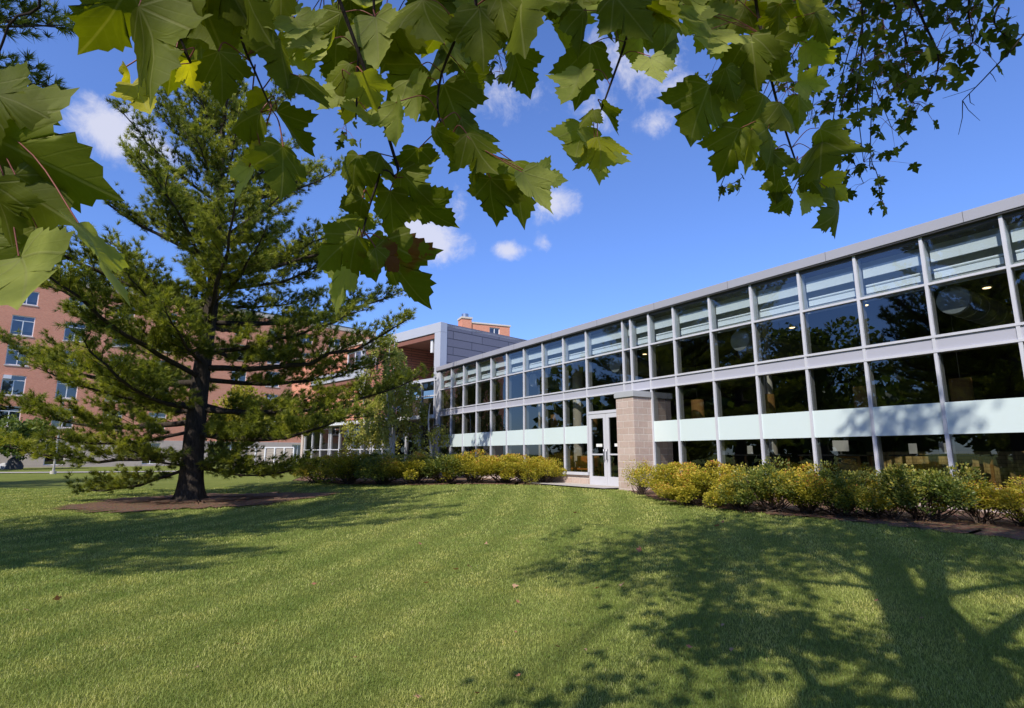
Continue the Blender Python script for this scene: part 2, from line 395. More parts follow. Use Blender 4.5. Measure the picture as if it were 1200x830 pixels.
strip('path', [fac(u, 1.15) for u in (17.6, 15, 13.1)], [fac(u, 0) for u in (17.3, 15, 12.9)], M['path'], .045, n=8, k=3)
strip('path', [(-58, 38.5), (-36, 44.8), (-8, 55)], [(-59, 40.5), (-37, 46.8), (-9, 57)], M['path'], .05)
me_v = []; ang = np.linspace(0, 2 * math.pi, 257)[:-1]
rr = 3.15 * (1 + .10 * np.sin(3 * ang + 1) + .07 * np.sin(7 * ang) + rng.uniform(-.13, .13, 256))
V = [(PINE[0] + .3, PINE[1], 0)]
for q in (.4, .75, 1): V += [(PINE[0] + .3 + q * r_ * 1.12 * math.cos(a), PINE[1] + q * r_ * math.sin(a), 0) for a, r_ in zip(ang, rr)]
V = np.array(V); rad = np.hypot(V[:, 0] - PINE[0], V[:, 1] - PINE[1]); V[:, 2] = gz(V[:, 0], V[:, 1]) + .03 + .07 * np.clip(1 - rad / 3, 0, 1)
F4 = [(1 + i, 1 + (i + 1) % 256, 257 + (i + 1) % 256, 257 + i) for i in range(256)] + [(257 + i, 257 + (i + 1) % 256, 513 + (i + 1) % 256, 513 + i) for i in range(256)] + [(0, 1 + i, 1 + (i + 1) % 256, 1 + (i + 1) % 256) for i in range(256)]
me = bpy.data.meshes.new('mulch_bed'); me.from_pydata([tuple(p) for p in V], [], [f if f[2] != f[3] else f[:3] for f in F4]); me.polygons.foreach_set('use_smooth', [True] * len(F4))
tag(link('mulch_bed', me, M['mulch']), kind='structure')

# ------------------------------------------------------------------ grass blades
def poly_line_md(pl):           # signed test for lying behind the bed edges
    pl = np.array(pl)[:, :2]; u = pl @ DV[:2]; md = pl @ MV[:2]; o = np.argsort(u); return u[o], md[o]
ur, mr = poly_line_md(edge_r); ul, ml = poly_line_md(edge_l)
def grass():
    Ps = []; Hs = []; Ws = []
    for (y0, y1, dens, h, w) in [(2.0, 4.2, 9500, .027, .0028), (4.2, 6.5, 5200, .028, .0037), (6.5, 10, 2300, .029, .0056), (10, 16, 760, .031, .0096), (16, 26, 210, .036, .017)]:
        xm = lambda y: .95 * y + 1.2
        A = (y1 - y0) * 2 * xm(y1); n = int(A * dens)
        x = rng.uniform(-xm(y1), xm(y1), n); y = rng.uniform(y0, y1, n)
        k = np.abs(x) < xm(y)
        x, y = x[k], y[k]; Ps.append(np.stack([x, y], 1)); Hs.append(rng.uniform(.55, 1.25, len(x)) * h); Ws.append(rng.uniform(.7, 1.3, len(x)) * w)
    P = np.concatenate(Ps); H = np.concatenate(Hs); W = np.concatenate(Ws)
    u = P @ DV[:2]; md = P @ MV[:2]
    bad = (md > np.interp(u, ur, mr) - .02 + .08 * np.sin(u * 9)) & (u < 13.2)
    bad |= (md > np.interp(u, ul, ml) + .06 * np.sin(u * 7)) & (u >= 16.8)
    bad |= (md > 11.75) & (u >= 13.0) & (u < 17.6)
    r_ = np.hypot((P[:, 0] - PINE[0] - .3) / 1.1, P[:, 1] - PINE[1]); bad |= r_ < 1.1 + 1.9 * rng.uniform(0, 1, len(r_)) ** .6 + .25 * np.sin(np.arctan2(P[:, 1] - PINE[1], P[:, 0] - PINE[0]) * 5)
    P, H, W = P[~bad], H[~bad], W[~bad]; n = len(P)
    B = np.column_stack([P, gz(P[:, 0], P[:, 1])])
    a = rng.uniform(0, 2 * math.pi, n); lean = rng.uniform(.05, 1.0, n) * H
    side = np.column_stack([np.cos(a), np.sin(a), np.zeros(n)]) * (W / 2)[:, None]
    b = rng.uniform(0, 2 * math.pi, n)
    ld = np.column_stack([np.cos(b), np.sin(b), np.zeros(n)])
    mid = B + ld * (lean * .35)[:, None] + ZV * (H * .6)[:, None]; tip = B + ld * lean[:, None] + ZV * (H * rng.uniform(.75, 1.0, n))[:, None]
    V = np.stack([B - side, B + side, mid + side * .8, mid - side * .8, tip], 1).reshape(-1, 3)
    i = np.arange(n)[:, None] * 5
    Fq = np.concatenate([i + np.array([[0, 1, 2]]), i + np.array([[0, 2, 3]]), i + np.array([[3, 2, 4]])]).reshape(-1, 3)
    rnd = np.repeat(np.clip(rng.beta(2, 2.4, n), 0, 1), 5)
    return np_mesh('lawn_grass', V, Fq, rnd)
tag(link('lawn_grass', grass(), M['grass']), 'short mown green lawn grass in front of the glass building', 'grass', kind='stuff')

# ------------------------------------------------------------------ glass building
ff = lambda V: MV * 0 + (DIST - V[:, 1:2]) * MV + V[:, :1] * DV + V[:, 2:3] * ZV
GB = empty('glass_building', (0, 0, 0), 0, 'long low glass building with pale metal mullions and sloping metal roof edge', 'building')
def fb(): return MB(ff)
left_us = [15.05 + 1.32 * i for i in range(10)]
us = [-4.55 + 1.3 * i for i in range(13)] + [12.04, 12.83, 13.2] + left_us
us = sorted(us); us = [u for u in us]
U0, U1 = us[0], us[-1]
ZB, ZS0, ZS1, ZP0, ZP1, ZB0, ZB1, ZT, ZE, ZR = -1.1, -.68, -.60, .386, 1.00, 1.985, 2.33, 3.385, 4.40, 4.64
for u in us:
    zz_ = ZS1 if not 13.0 < u < 15.0 else ZB; fb().box(u - .029, u + .029, -.012, .045, zz_, ZE).box(u - .026, u + .026, -.21, -.014, zz_, ZE, 1).build('mullion', [M['alu'], M['mullion_shade']], GB)
def rail(z0, z1, a, b, n0=-.17, n1=.04, mat='alu', name='transom'):
    fb().box(a, b, n0, n1, z0, z1).build(name, M[mat], GB)
rail(ZT - .024, ZT + .024, U0, U1, -.15, .04); rail(ZB1 - .05, ZB1, U0, U1, -.2, .055); rail(ZB0, ZB0 + .05, U0, U1, -.2, .055); rail(ZE - .08, ZE - .003, U0, U1, -.2, .02, 'soffit', 'head_rail_shadow')  # rail under the eave coloured dark to paint the shadow line
DOOR0, DOOR1 = 13.2, 15.05
for a, b in ((U0, 13.2), (15.05, U1)):
    fb().box(a, b, -.25, .09, ZS0 - .02, ZS1 - .003).build('sill', M['alu'], GB, .006)
    fb().box(a, b, -.30, .0, ZB - .3, ZS0 - .022).build('base_wall', M['pier'], GB)
fb().box(U0, U1, -.15, .02, ZB0 + .052, ZB1 - .052).build('band_panel', M['band'], GB)
for a, b in zip(us[:-1], us[1:]):
    if b - a < .2: continue
    x0, x1 = a + .028, b - .028
    def pane(z0, z1, mat='glass', n=-.02):
        fb().quad((x0, n, z0), (x0, n, z1), (x1, n, z1), (x1, n, z0)).build('window_pane', M[mat], GB)
    pane(ZT + .024, ZE - .08, 'glass_clear'); pane(ZB1, ZT - .024)
    fb().box(x0 + .02, x1 - .03, -.22, -.19, 3.885, 4.125).build('light_shelf', M['shelf'], GB)
    fb().box(x0 + .08, x1 - .05, -.28, -.21, 3.53, 3.66).tube([(x0 + .04, -.25, 3.71), (x1 - .04, -.25, 3.71)], .026, 8).build('roller_shade', M['shelf'], GB)
    if abs(a - 13.2) < .01:
        pane(1.47, ZB0); continue
    if abs(b - 13.2) < .01: pane(ZS1, ZB0); continue
    pane(ZP1, ZB0); pane(ZS1, ZP0)
    fb().box(x0, x1, -.02, .012, ZP0, ZP1).build('spandrel_panel', M['spandrel'], GB, .003)
fb().box(U0, U1, -.52, -.48, 3.42, ZE - .07).build('ceiling_cove', M['cove'], GB)
# double door
for k, (a, b) in enumerate(((13.24, 14.125), (14.135, 15.01))):
    fb().box(a, a + .13, -.04, .03, -1.0, 1.37).box(b - .13, b, -.04, .03, -1.0, 1.37).box(a + .13, b - .13, -.04, .03, 1.22, 1.37).box(a + .13, b - .13, -.04, .03, -1.0, -.74).box(a + .13, b - .13, -.04, .03, .02, .09)
    dm = fb().box(a, a + .13, -.04, .03, -1.02, 1.37).box(b - .13, b, -.04, .03, -1.02, 1.37).box(a + .13, b - .13, -.04, .03, 1.22, 1.37).box(a + .13, b - .13, -.04, .03, -1.02, -.72).box(a + .13, b - .13, -.03, .02, -.02, .03).build('door', M['alu'], GB, .004)
    fb().quad((a + .13, 0, -.72), (a + .13, 0, 1.22), (b - .13, 0, 1.22), (b - .13, 0, -.72)).build('pane', M['glass'], dm)
    h = b - .065 if k == 0 else a + .065
    fb().tube([(h, .03, .17), (h, .10, .17), (h, .10, -.17), (h, .03, -.17)], .016, 8).build('handle', M['steel'], dm)
    fb().box(a + .22, a + .52, .004, .008, .26, .36).build('notice', M['paper'], dm)
fb().box(13.2, 15.05, -.12, .045, 1.375, 1.47).build('door_head', M['alu'], GB)
fb().box(13.16, 15.09, -.30, .35, -1.12, -1.03).build('threshold', M['concrete'], GB)
# roof
fs = fb()
for k_ in range(13): fs.box(U0 + .4 + 2.64 * k_, U0 + .408 + 2.64 * k_, .10, .1215, ZE + .021, ZR + .001)
fs.build('fascia_joints', M['soffit'], GB)
fb().box(U0 - .3, U1 + .35, .075, .12, ZE + .02, ZR).build('fascia', M['roofmetal'], GB, .006)
fb().box(U0 - .3, U1 + .35, .03, .10, ZE - .012, ZE + .016).build('eave_shadow_strip', M['soffit'], GB)  # dark strip standing in for the shadow below the fascia
fb().box(U0 - .3, U1 + .35, -14, .073, ZE + .02, ZR - .03).build('roof', M['roofmetal'], GB)
fb().box(U0 - .3, U1 + .3, -.25, .028, ZE - .002, ZE + .018).build('soffit', M['soffit'], GB)
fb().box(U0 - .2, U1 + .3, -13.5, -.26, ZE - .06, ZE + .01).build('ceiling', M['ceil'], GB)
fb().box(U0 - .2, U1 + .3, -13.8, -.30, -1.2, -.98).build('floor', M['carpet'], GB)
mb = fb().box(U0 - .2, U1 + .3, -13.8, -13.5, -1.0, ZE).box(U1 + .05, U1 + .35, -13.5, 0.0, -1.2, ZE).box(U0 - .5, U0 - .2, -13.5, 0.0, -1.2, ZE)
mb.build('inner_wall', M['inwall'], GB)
fb().box(U1 + .04, U1 + .40, -.1, .05, -1.1, ZE).build('corner_post', M['alu'], GB)
# pier beside the door
pr = fb().box(12.06, 12.80, -.6, .80, -1.2, 1.72).build('pier', M['pier'], GB, .008)
fb().box(12.02, 12.84, -.62, .84, 1.723, 1.90).build('cap', M['alu_in'], pr, .006)
for u in (19.9, 17.5, 14.75, 9.3):
    fb().tube([(u, -1.6, -1.0), (u, -1.6, ZE - .05)], .21, 20).build('column', M['colwhite'], GB)
for u in (-.6, 4.4, 9.4, 14.4, 19.45):
    d = fb().tube([(u, -.75, 3.15), (u, -12, 3.15)], .29, 24).build('air_duct', M['duct'], GB)
    mb = fb()
    for j in range(14): mb.tube([(u, -.8 - .5 * j, 3.15), (u, -.84 - .5 * j, 3.15)], .302, 24)
    mb.build('duct_seam', M['alu_in'], d)
# lit ceiling downlights
m, nt, out = new_mat('lamp_lens'); e = N(nt, 'Emission', Strength=6); e.inputs[0].default_value = (1, .72, .38, 1); nt.links.new(e.outputs[0], out.inputs[0]); M['lens'] = m
k = 0
for u, n in ((2.2, -4.5), (5.0, -5.0), (7.6, -4.2), (10.4, -5.2), (16.8, -4.8)):
    t = empty('ceiling_lamp', ff(np.array([[u, n, ZE - .07]]))[0], 0, ['small warm ceiling lamp inside the rightmost windows', 'small warm ceiling lamp behind the third upper window from the right', 'small warm ceiling lamp right of the middle duct', 'small warm ceiling lamp above the stone pier', 'small warm ceiling lamp left of the double door'][k], 'ceiling lamp', 'lit lamps in the ceiling'); k += 1
    MB().tube([(0, 0, 0), (0, 0, -.06)], .11, 16).build('housing', M['white'], t); MB().tube([(0, 0, -.062), (0, 0, -.07)], .085, 16).build('lens', M['lens'], t)

# things inside the glass building
def ffp(u, n, z): return ff(np.array([[u, n, z]], float))[0]
ROT = math.atan2(DV[1], DV[0])          # local x runs along the front
FL = -.98
def drum(u, n, z, label):
    t = empty('pendant_lamp', ffp(u, n, z), ROT, label, 'pendant lamp', 'drum pendant lamps behind the glass')
    MB().tube([(0, 0, -.42), (0, 0, .42)], .19, 28).build('lamp_shade', M['drum'], t)
    MB().tube([(0, 0, .42), (0, 0, ZE - .07 - z)], .008, 6).build('cord', M['black'], t)
drum(6.5, -1.1, 1.15, 'tan drum pendant lamp behind the fourth window from the right end')
drum(4.55, -1.0, 1.12, 'tan drum pendant lamp behind the second window from the right end')
drum(9.0, -1.2, 1.2, 'tan drum pendant lamp two windows right of the stone pier')
drum(11.4, -1.3, 1.25, 'tan drum pendant lamp in the window just right of the stone pier')
drum(16.3, -1.3, 1.2, 'tan drum pendant lamp in the window just left of the double door')
drum(18.5, -1.2, 1.2, 'tan drum pendant lamp between the pale round columns left of the door')
def table(u, n, L, h, label, rot=0):
    t = empty('work_table', ffp(u, n, FL), ROT + rot, label, 'table')
    MB().box(-L / 2, L / 2, -.32, .32, h - .035, h).build('table_top', M['black'], t, .005)
    for sx in (-1, 1):
        for sy in (-1, 1): MB().box(sx * (L / 2 - .06) - .025, sx * (L / 2 - .06) + .025, sy * .27 - .025, sy * .27 + .025, 0, h - .036).build('leg', M['wood'], t)
    return t
def chair(u, n, rot, fab, label, group=None, s=1):
    t = empty('chair', ffp(u, n, FL), ROT + rot, label, 'chair', group)
    for sx in (-1, 1):
        MB().box(sx * .23 - .022, sx * .23 + .022, -.23, -.18, 0, .42).build('leg', M['wood'], t)
        MB().box(sx * .23 - .022, sx * .23 + .022, .20, .25, 0, .92).build('leg', M['wood'], t)
    MB().box(-.25, .25, -.25, .20, .42, .49).build('seat', M[fab], t, .015)
    MB().box(-.205, .205, .19, .235, .52, .90).build('backrest', M[fab], t, .012)
    MB().box(-.25, .25, .20, .25, .90, .94).build('top_rail', M['wood'], t)
def monitor(u, n, z, rot, label, w=.34, h=.26):
    t = empty('computer_screen', ffp(u, n, z), ROT + rot, label, 'screen')
    MB().box(-w / 2, w / 2, -.012, .012, .08, .08 + h).build('panel', M['paper'], t, .004)
    MB().box(-.02, .02, -.01, .02, .0, .08).box(-.08, .08, -.05, .06, 0, .012).build('stand', M['steel'], t)
def cardstand(u, n, z, label, w=.16, h=.24):
    t = empty('card_stand', ffp(u, n, z), ROT, label, 'card stand')
    MB().box(-w / 2, w / 2, -.006, .006, .02, h).build('card', M['paper'], t)
    MB().box(-w / 2, w / 2, -.05, .05, 0, .02).build('base', M['dark'], t)
table(5.2, -1.3, 1.7, .98, 'high black-topped table carrying white card stands behind the right windows')
table(2.3, -1.2, 1.5, .98, 'high black-topped table behind the rightmost visible window')
table(7.4, -1.3, 1.5, .98, 'high black-topped table behind the green shrub windows')
table(9.4, -1.3, 1.4, .98, 'high black-topped table two windows right of the pier')
table(16.6, -1.6, 1.6, .74, 'low black-topped table left of the double door')
for u, l in ((5.62, 'white printed card stand at the left end of the high table'), (5.05, 'white card stand in the middle of the high table'), (2.75, 'grey-white card stand on the rightmost high table'), (2.15, 'small white card stand at the right of the rightmost high table'), (7.75, 'white card stand behind the tallest green shrub'), (9.6, 'white card stand on the table nearest the stone pier')):
    cardstand(u, -1.15, 0.0 + FL + .98, l)
monitor(7.2, -1.25, FL + .98, .3, 'small white screen on the high table behind the green shrub')
monitor(9.1, -1.25, FL + .98, -.2, 'small white screen on the table nearest the stone pier')
chair(2.3, -.75, 0.1 + math.pi, 'greyfab', 'wood framed chair with grey fabric back at the rightmost window')
chair(1.3, -.8, 0.3 + math.pi, 'greyfab', 'wood framed grey chair turned sideways at the far right', None)
chair(7.0, -.9, math.pi, 'greyfab', 'wood framed grey chair half hidden behind the green shrub')
chair(16.05, -.9, math.pi - .2, 'orange', 'orange upholstered chair nearest the double door')
chair(16.75, -1.0, math.pi + .3, 'orange', 'orange upholstered chair at the middle of the low table')
chair(17.6, -.9, math.pi + .1, 'orange', 'orange upholstered chair farthest left of the door')
t = empty('booth', ffp(5.6, -2.3, FL), ROT, 'curved tan woven booth back behind the right windows', 'booth')
mb = MB(); n_ = 24
pts = [(1.5 * math.cos(a) * 1.1, -.4 + .9 * math.sin(a)) for a in np.linspace(0, math.pi, n_)]
for (x0, y0), (x1, y1) in zip(pts[:-1], pts[1:]):
    mb.add([(x0, y0, .15), (x1, y1, .15), (x1, y1, 1.05), (x0, y0, 1.05)], [(0, 1, 2, 3)], [[(x0, .15), (x1, .15), (x1, 1.05), (x0, 1.05)]], True)
o = mb.build('backrest', M['tan'], t); s_ = o.modifiers.new('thick', 'SOLIDIFY'); s_.thickness = .1
MB().box(-1.5, 1.5, -.45, .1, .0, .45).build('seat', M['greyfab'], t, .03)

# ------------------------------------------------------------------ metal clad wing at 45 degrees
C0 = (-3.9, 30.5); r2 = math.sqrt(.5)
wf = frame_fn(C0, (-r2, r2, 0), (-r2, -r2, 0))   # x: along the front to the left, y: outward
def wb(): return MB(wf)
WG = empty('metal_clad_building', (0, 0, 0), 0, 'taller wing with grey metal cladding, brick recess and glazed ground floors', 'building')
G0 = -1.1
wb().box(0, .06, -14, -.001, 4.2, 7.27).build('side_wall', M['metalclad'], WG)
wb().box(0, 8.2, -14, -.3, 7.1, 7.2).build('roof', M['roofmetal'], WG)
wb().box(-.02, 8.3, -.35, .12, 6.74, 7.30).build('fascia', M['wingframe'], WG, .01)
wb().box(-.02, .52, -.35, .12, 4.2, 6.737).build('fascia_leg', M['wingframe'], WG, .01)
wb().box(.53, 8.2, -3.0, -.02, 6.60, 6.735).build('soffit', M['terracotta'], WG)
wb().box(.53, 8.2, -.02, .05, 6.45, 6.737).build('beam', M['terracotta'], WG)
wb().box(.07, 8.2, -3.3, -3.0, 4.2, 6.6).build('recess_wall', M['inwall'], WG)
wb().box(4.6, 8.2, -2.99, -.4, 4.3, 6.6).build('brick_wall', M['wingbrick'], WG)
wb().box(.2, 8.3, -3.0, .0, 4.1, 4.22).build('floor_slab', M['wingframe'], WG)
for t_ in (1.0, 7.2): wb().box(t_ - .10, t_ + .10, -.25, -.05, 5.7, 6.6).build('post', M['white'], WG)
wb().box(7.95, 8.45, -.3, .15, 5.0, 6.736).build('fascia_leg', M['wingframe'], WG, .01)
wb().box(8.455, 15.5, -.3, .15, 5.0, 5.62).build('fascia_band', M['wingframe'], WG, .01)
wb().box(8.46, 15.5, -.3, .05, 4.72, 4.995).build('beam', M['terracotta'], WG)
wb().box(8.5, 8.75, -.3, -.05, 3.9, 4.715).build('post', M['white'], WG)
w_ = wb().box(8.4, 9.25, -.9, -.4, 2.3, 7.1).box(9.25, 11.4, -.9, -.4, 2.3, 5.85).box(9.25, 11.4, -.9, -.4, 7.05, 7.4).box(11.4, 20, -.9, -.4, 2.3, 7.4).build('brick_wall', M['redbrick'], WG)
wn = wb().box(9.25, 11.4, -.6, -.5, 5.851, 5.95).box(9.25, 11.4, -.6, -.5, 6.95, 7.05).box(9.25, 9.33, -.6, -.5, 5.95, 6.95).box(11.32, 11.4, -.6, -.5, 5.95, 6.95).box(10.3, 10.36, -.6, -.5, 5.95, 6.95).build('window', M['frame_w'], WG)
wb().quad((9.33, -.55, 5.95), (9.33, -.55, 6.95), (11.32, -.55, 6.95), (11.32, -.55, 5.95)).build('pane', M['glass_house'], wn)
wb().box(8.4, 20, -.95, -.3, 7.41, 7.6).build('coping', M['coping'], WG)
for t_ in (.03, .52, 1.8, 3.15, 4.55): wb().box(t_ - .035, t_ + .035, -.15, .05, G0, 4.098).build('mullion', M['alu'], WG)
for t_ in (5.6, 6.7, 7.0, 8.2, 9.5, 9.75, 11.0, 12.2, 12.45, 13.7, 15.0, 16.2): wb().box(t_ - .035, t_ + .035, -.15, .03, G0, 1.87).build('mullion', M['alu'], WG)
wb().box(0, 4.6, -.12, .04, 3.2, 3.26).build('transom', M['alu'], WG); wb().box(0, 4.6, -.12, .045, 4.04, 4.09).build('transom', M['alu'], WG)
wb().quad((.03, -.05, G0), (.03, -.05, 4.08), (4.6, -.05, 4.08), (4.6, -.05, G0)).build('window', M['glass_wing'], WG)
wb().quad((4.6, -.05, G0), (4.6, -.05, 1.86), (16.3, -.05, 1.86), (16.3, -.05, G0)).build('window', M['glass_wing'], WG)
wb().box(4.62, 8.38, -.9, -.3, 2.3, 4.09).build('brick_wall', M['wingbrick'], WG)
wb().box(0.0, 16.8, -.5, .55, 1.92, 2.12).build('canopy', M['white'], WG, .01)
wb().box(4.62, 16.8, -5, -.51, 2.0, 2.28).build('lower_roof', M['roofmetal'], WG)
wb().box(.1, 16.8, -6.2, -6.0, G0, 4.1).build('inner_wall', M['inwall'], WG)
wb().box(.1, 16.8, -6.0, -.2, G0 - .1, G0 + .05).build('floor', M['carpet'], WG)
wb().box(4.6, 16.3, -.12, .02, .30, .36).build('transom', M['alu'], WG)
wb().box(16.3, 16.6, -6, .1, G0, 1.87).build('end_wall', M['stone'], WG)

# ------------------------------------------------------------------ long red brick building
bf = frame_fn((-54, 61), (r2, r2, 0), (r2, -r2, 0))
def bb(): return MB(bf)
BB = empty('brick_building', (0, 0, 0), 0, 'long six storey red brick building with white framed windows and pale base', 'building')
T0, T1 = -11.5, 44.0
rows = [(16.55, 18.15), (13.0, 15.2), (9.65, 11.85), (6.35, 8.55), (3.0, 5.2)]
cols = [-.5 + 4.65 * k for k in range(-2, 10)]
wall = bb()
zs = [1.75] + [z for r_ in rows[::-1] for z in r_] + [19.6]
for i in range(0, len(zs), 2): wall.box(T0, T1, -.35, 0, zs[i], zs[i + 1])
for z0, z1 in rows:
    e = T0
    for c in cols: wall.box(e, c - .98, -.35, 0, z0, z1); e = c + .98
    wall.box(e, T1, -.35, 0, z0, z1)
wall.box(T0, T0 + .3, -14, -.35, 1.75, 19.6).box(T1 - .3, T1, -14, -.35, 1.75, 19.6)
wall.build('wall', M['redbrick'], BB)
bs = bb(); gc = [-5.4 + 9.3 * k for k in range(6)]; e = T0
for c in gc: bs.box(e, c - .9, -.35, .08, -1.6, 1.45); e = c + .9
bs.box(e, T1, -.35, .08, -1.6, 1.45).box(T0, T1, -.35, .08, 1.45, 1.748); 
for c in gc: bs.box(c - .9, c + .9, -.35, .08, -1.6, -1.15)
bs.build('base_wall', M['stone'], BB)
bb().box(T0, T1, -.5, .06, 19.603, 20.2).build('coping', M['coping'], BB); bb().box(T0, T1, -.55, .10, 20.203, 20.32).build('coping_cap', M['soffit'], BB)
bb().box(T0 + .1, T1 - .1, -14, -.5, 19.4, 19.7).build('roof', M['soffit'], BB)
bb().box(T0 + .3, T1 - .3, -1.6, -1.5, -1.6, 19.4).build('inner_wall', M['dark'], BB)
protos = {}
for ri, (z0, z1) in enumerate(rows):
    key = round(z1 - z0, 2)
    for ci, c in enumerate(cols):
        if key not in protos:
            h = z1 - z0; o_ = np.array(bf(np.array([[c, 0, z0]]))[0]); mk = lambda: MB(frame_fn((0, 0), (r2, r2, 0), (r2, -r2, 0)))
            tb = .5 if h > 2 else 0
            fr = mk().box(-.98, .98, -.2, -.10, 0, .09).box(-.98, .98, -.2, -.10, h - .09, h).box(-.98, -.9, -.2, -.10, .09, h - .09).box(.9, .98, -.2, -.10, .09, h - .09).box(-.04, .04, -.2, -.11, .09, h - .09 - tb)
            if tb: fr.box(-.9, .9, -.2, -.105, h - .09 - tb, h - .02 - tb)
            wobj = fr.build('window', M['frame_w'], BB)
            mk().quad((-.9, -.16, .09), (.9, -.16, .09), (.9, -.16, h - .09), (-.9, -.16, h - .09)).build('pane', M['glass_house'], wobj)
            mk().box(-1.05, 1.05, -.1, .06, -.12, -.002).build('sill', M['coping'], wobj)
            mk().box(-.9, .0, -.26, -.24, .09, h - .1).build('blind', M['blind'], wobj)
            wobj.location = o_; protos[key] = wobj
        else:
            wobj = copy_tree(protos[key], BB); wobj.location = bf(np.array([[c, 0, z0]]))[0]
            bl = [q for q in wobj.children if q.name.startswith('blind')][0]
            r_ = rng.random(); bl.scale = (1, 1, rng.choice([1, .999, .55, .3, .8])); 
            if bl.scale[2] < .99: bl.location.z = (z1 - z0) * (1 - bl.scale[2]) * .95
            if r_ > .55: bl.location = Vector((r2 * .9, r2 * .9, bl.location.z))
for c in gc:
    g = bb().box(c - .9, c + .9, -.2, -.12, -1.15, -1.07).box(c - .9, c + .9, -.2, -.12, 1.36, 1.45).box(c - .9, c - .82, -.2, -.12, -1.07, 1.36).box(c + .82, c + .9, -.2, -.12, -1.07, 1.36).box(c - .03, c + .03, -.2, -.12, -1.07, 1.36).build('window', M['frame_w'], BB)
    bb().quad((c - .82, -.16, -1.07), (c + .82, -.16, -1.07), (c + .82, -.16, 1.36), (c - .82, -.16, 1.36)).build('pane', M['glass_house'], g)
bb().box(-1.4, -.75, -.15, .22, 8.1, 8.5).build('air_conditioner', M['white'], BB, .01)

# brick block with a chimney behind the wing
k0 = at(541, 372, 60)
hf = frame_fn((k0[0], k0[1]), (.92, .392, 0), (.392, -.92, 0))
HB = empty('brick_block', (0, 0, 0), 0, 'small red brick roof block with chimney rising behind the metal clad wing', 'building')
ztop = 60 * ray(553, 378)[2]
def hb(): return MB(hf)
hb().box(1.2, 3.2, -6, 0, 3, ztop - .002).box(4.4, 5.6, -6, 0, 3, ztop - .002).box(3.2, 4.4, -6, 0, 3, ztop - 1.6).box(3.2, 4.4, -6, 0, ztop - .25, ztop - .002).box(3.2, 4.4, -6, -.4, ztop - 1.6, ztop - .25).build('wall', M['redbrick'], HB)
hb().box(1.1, 5.7, -6.1, .08, ztop, ztop + .16).build('coping', M['coping'], HB)
q = hb().box(3.2, 4.4, -.2, -.1, ztop - 1.6, ztop - 1.52).box(3.2, 4.4, -.2, -.1, ztop - .33, ztop - .25).box(3.2, 3.28, -.2, -.1, ztop - 1.52, ztop - .33).box(4.32, 4.4, -.2, -.1, ztop - 1.52, ztop - .33).box(3.76, 3.84, -.2, -.1, ztop - 1.52, ztop - .33).build('window', M['frame_w'], HB)
hb().quad((3.28, -.15, ztop - 1.52), (4.32, -.15, ztop - 1.52), (4.32, -.15, ztop - .33), (3.28, -.15, ztop - .33)).build('pane', M['glass_house'], q)
zc = 60 * ray(545, 369)[2]
ch = hb().box(.0, 1.1, -1.2, .12, 3, zc - .4).build('chimney', M['redbrick'], HB)
hb().box(-.07, 1.17, -1.28, .2, zc - .397, zc - .2).build('chimney_cap', M['coping'], ch); hb().tube([(.55, -.5, zc - .2), (.55, -.5, zc + .25)], .38, 14).build('flue', M['steel'], ch)

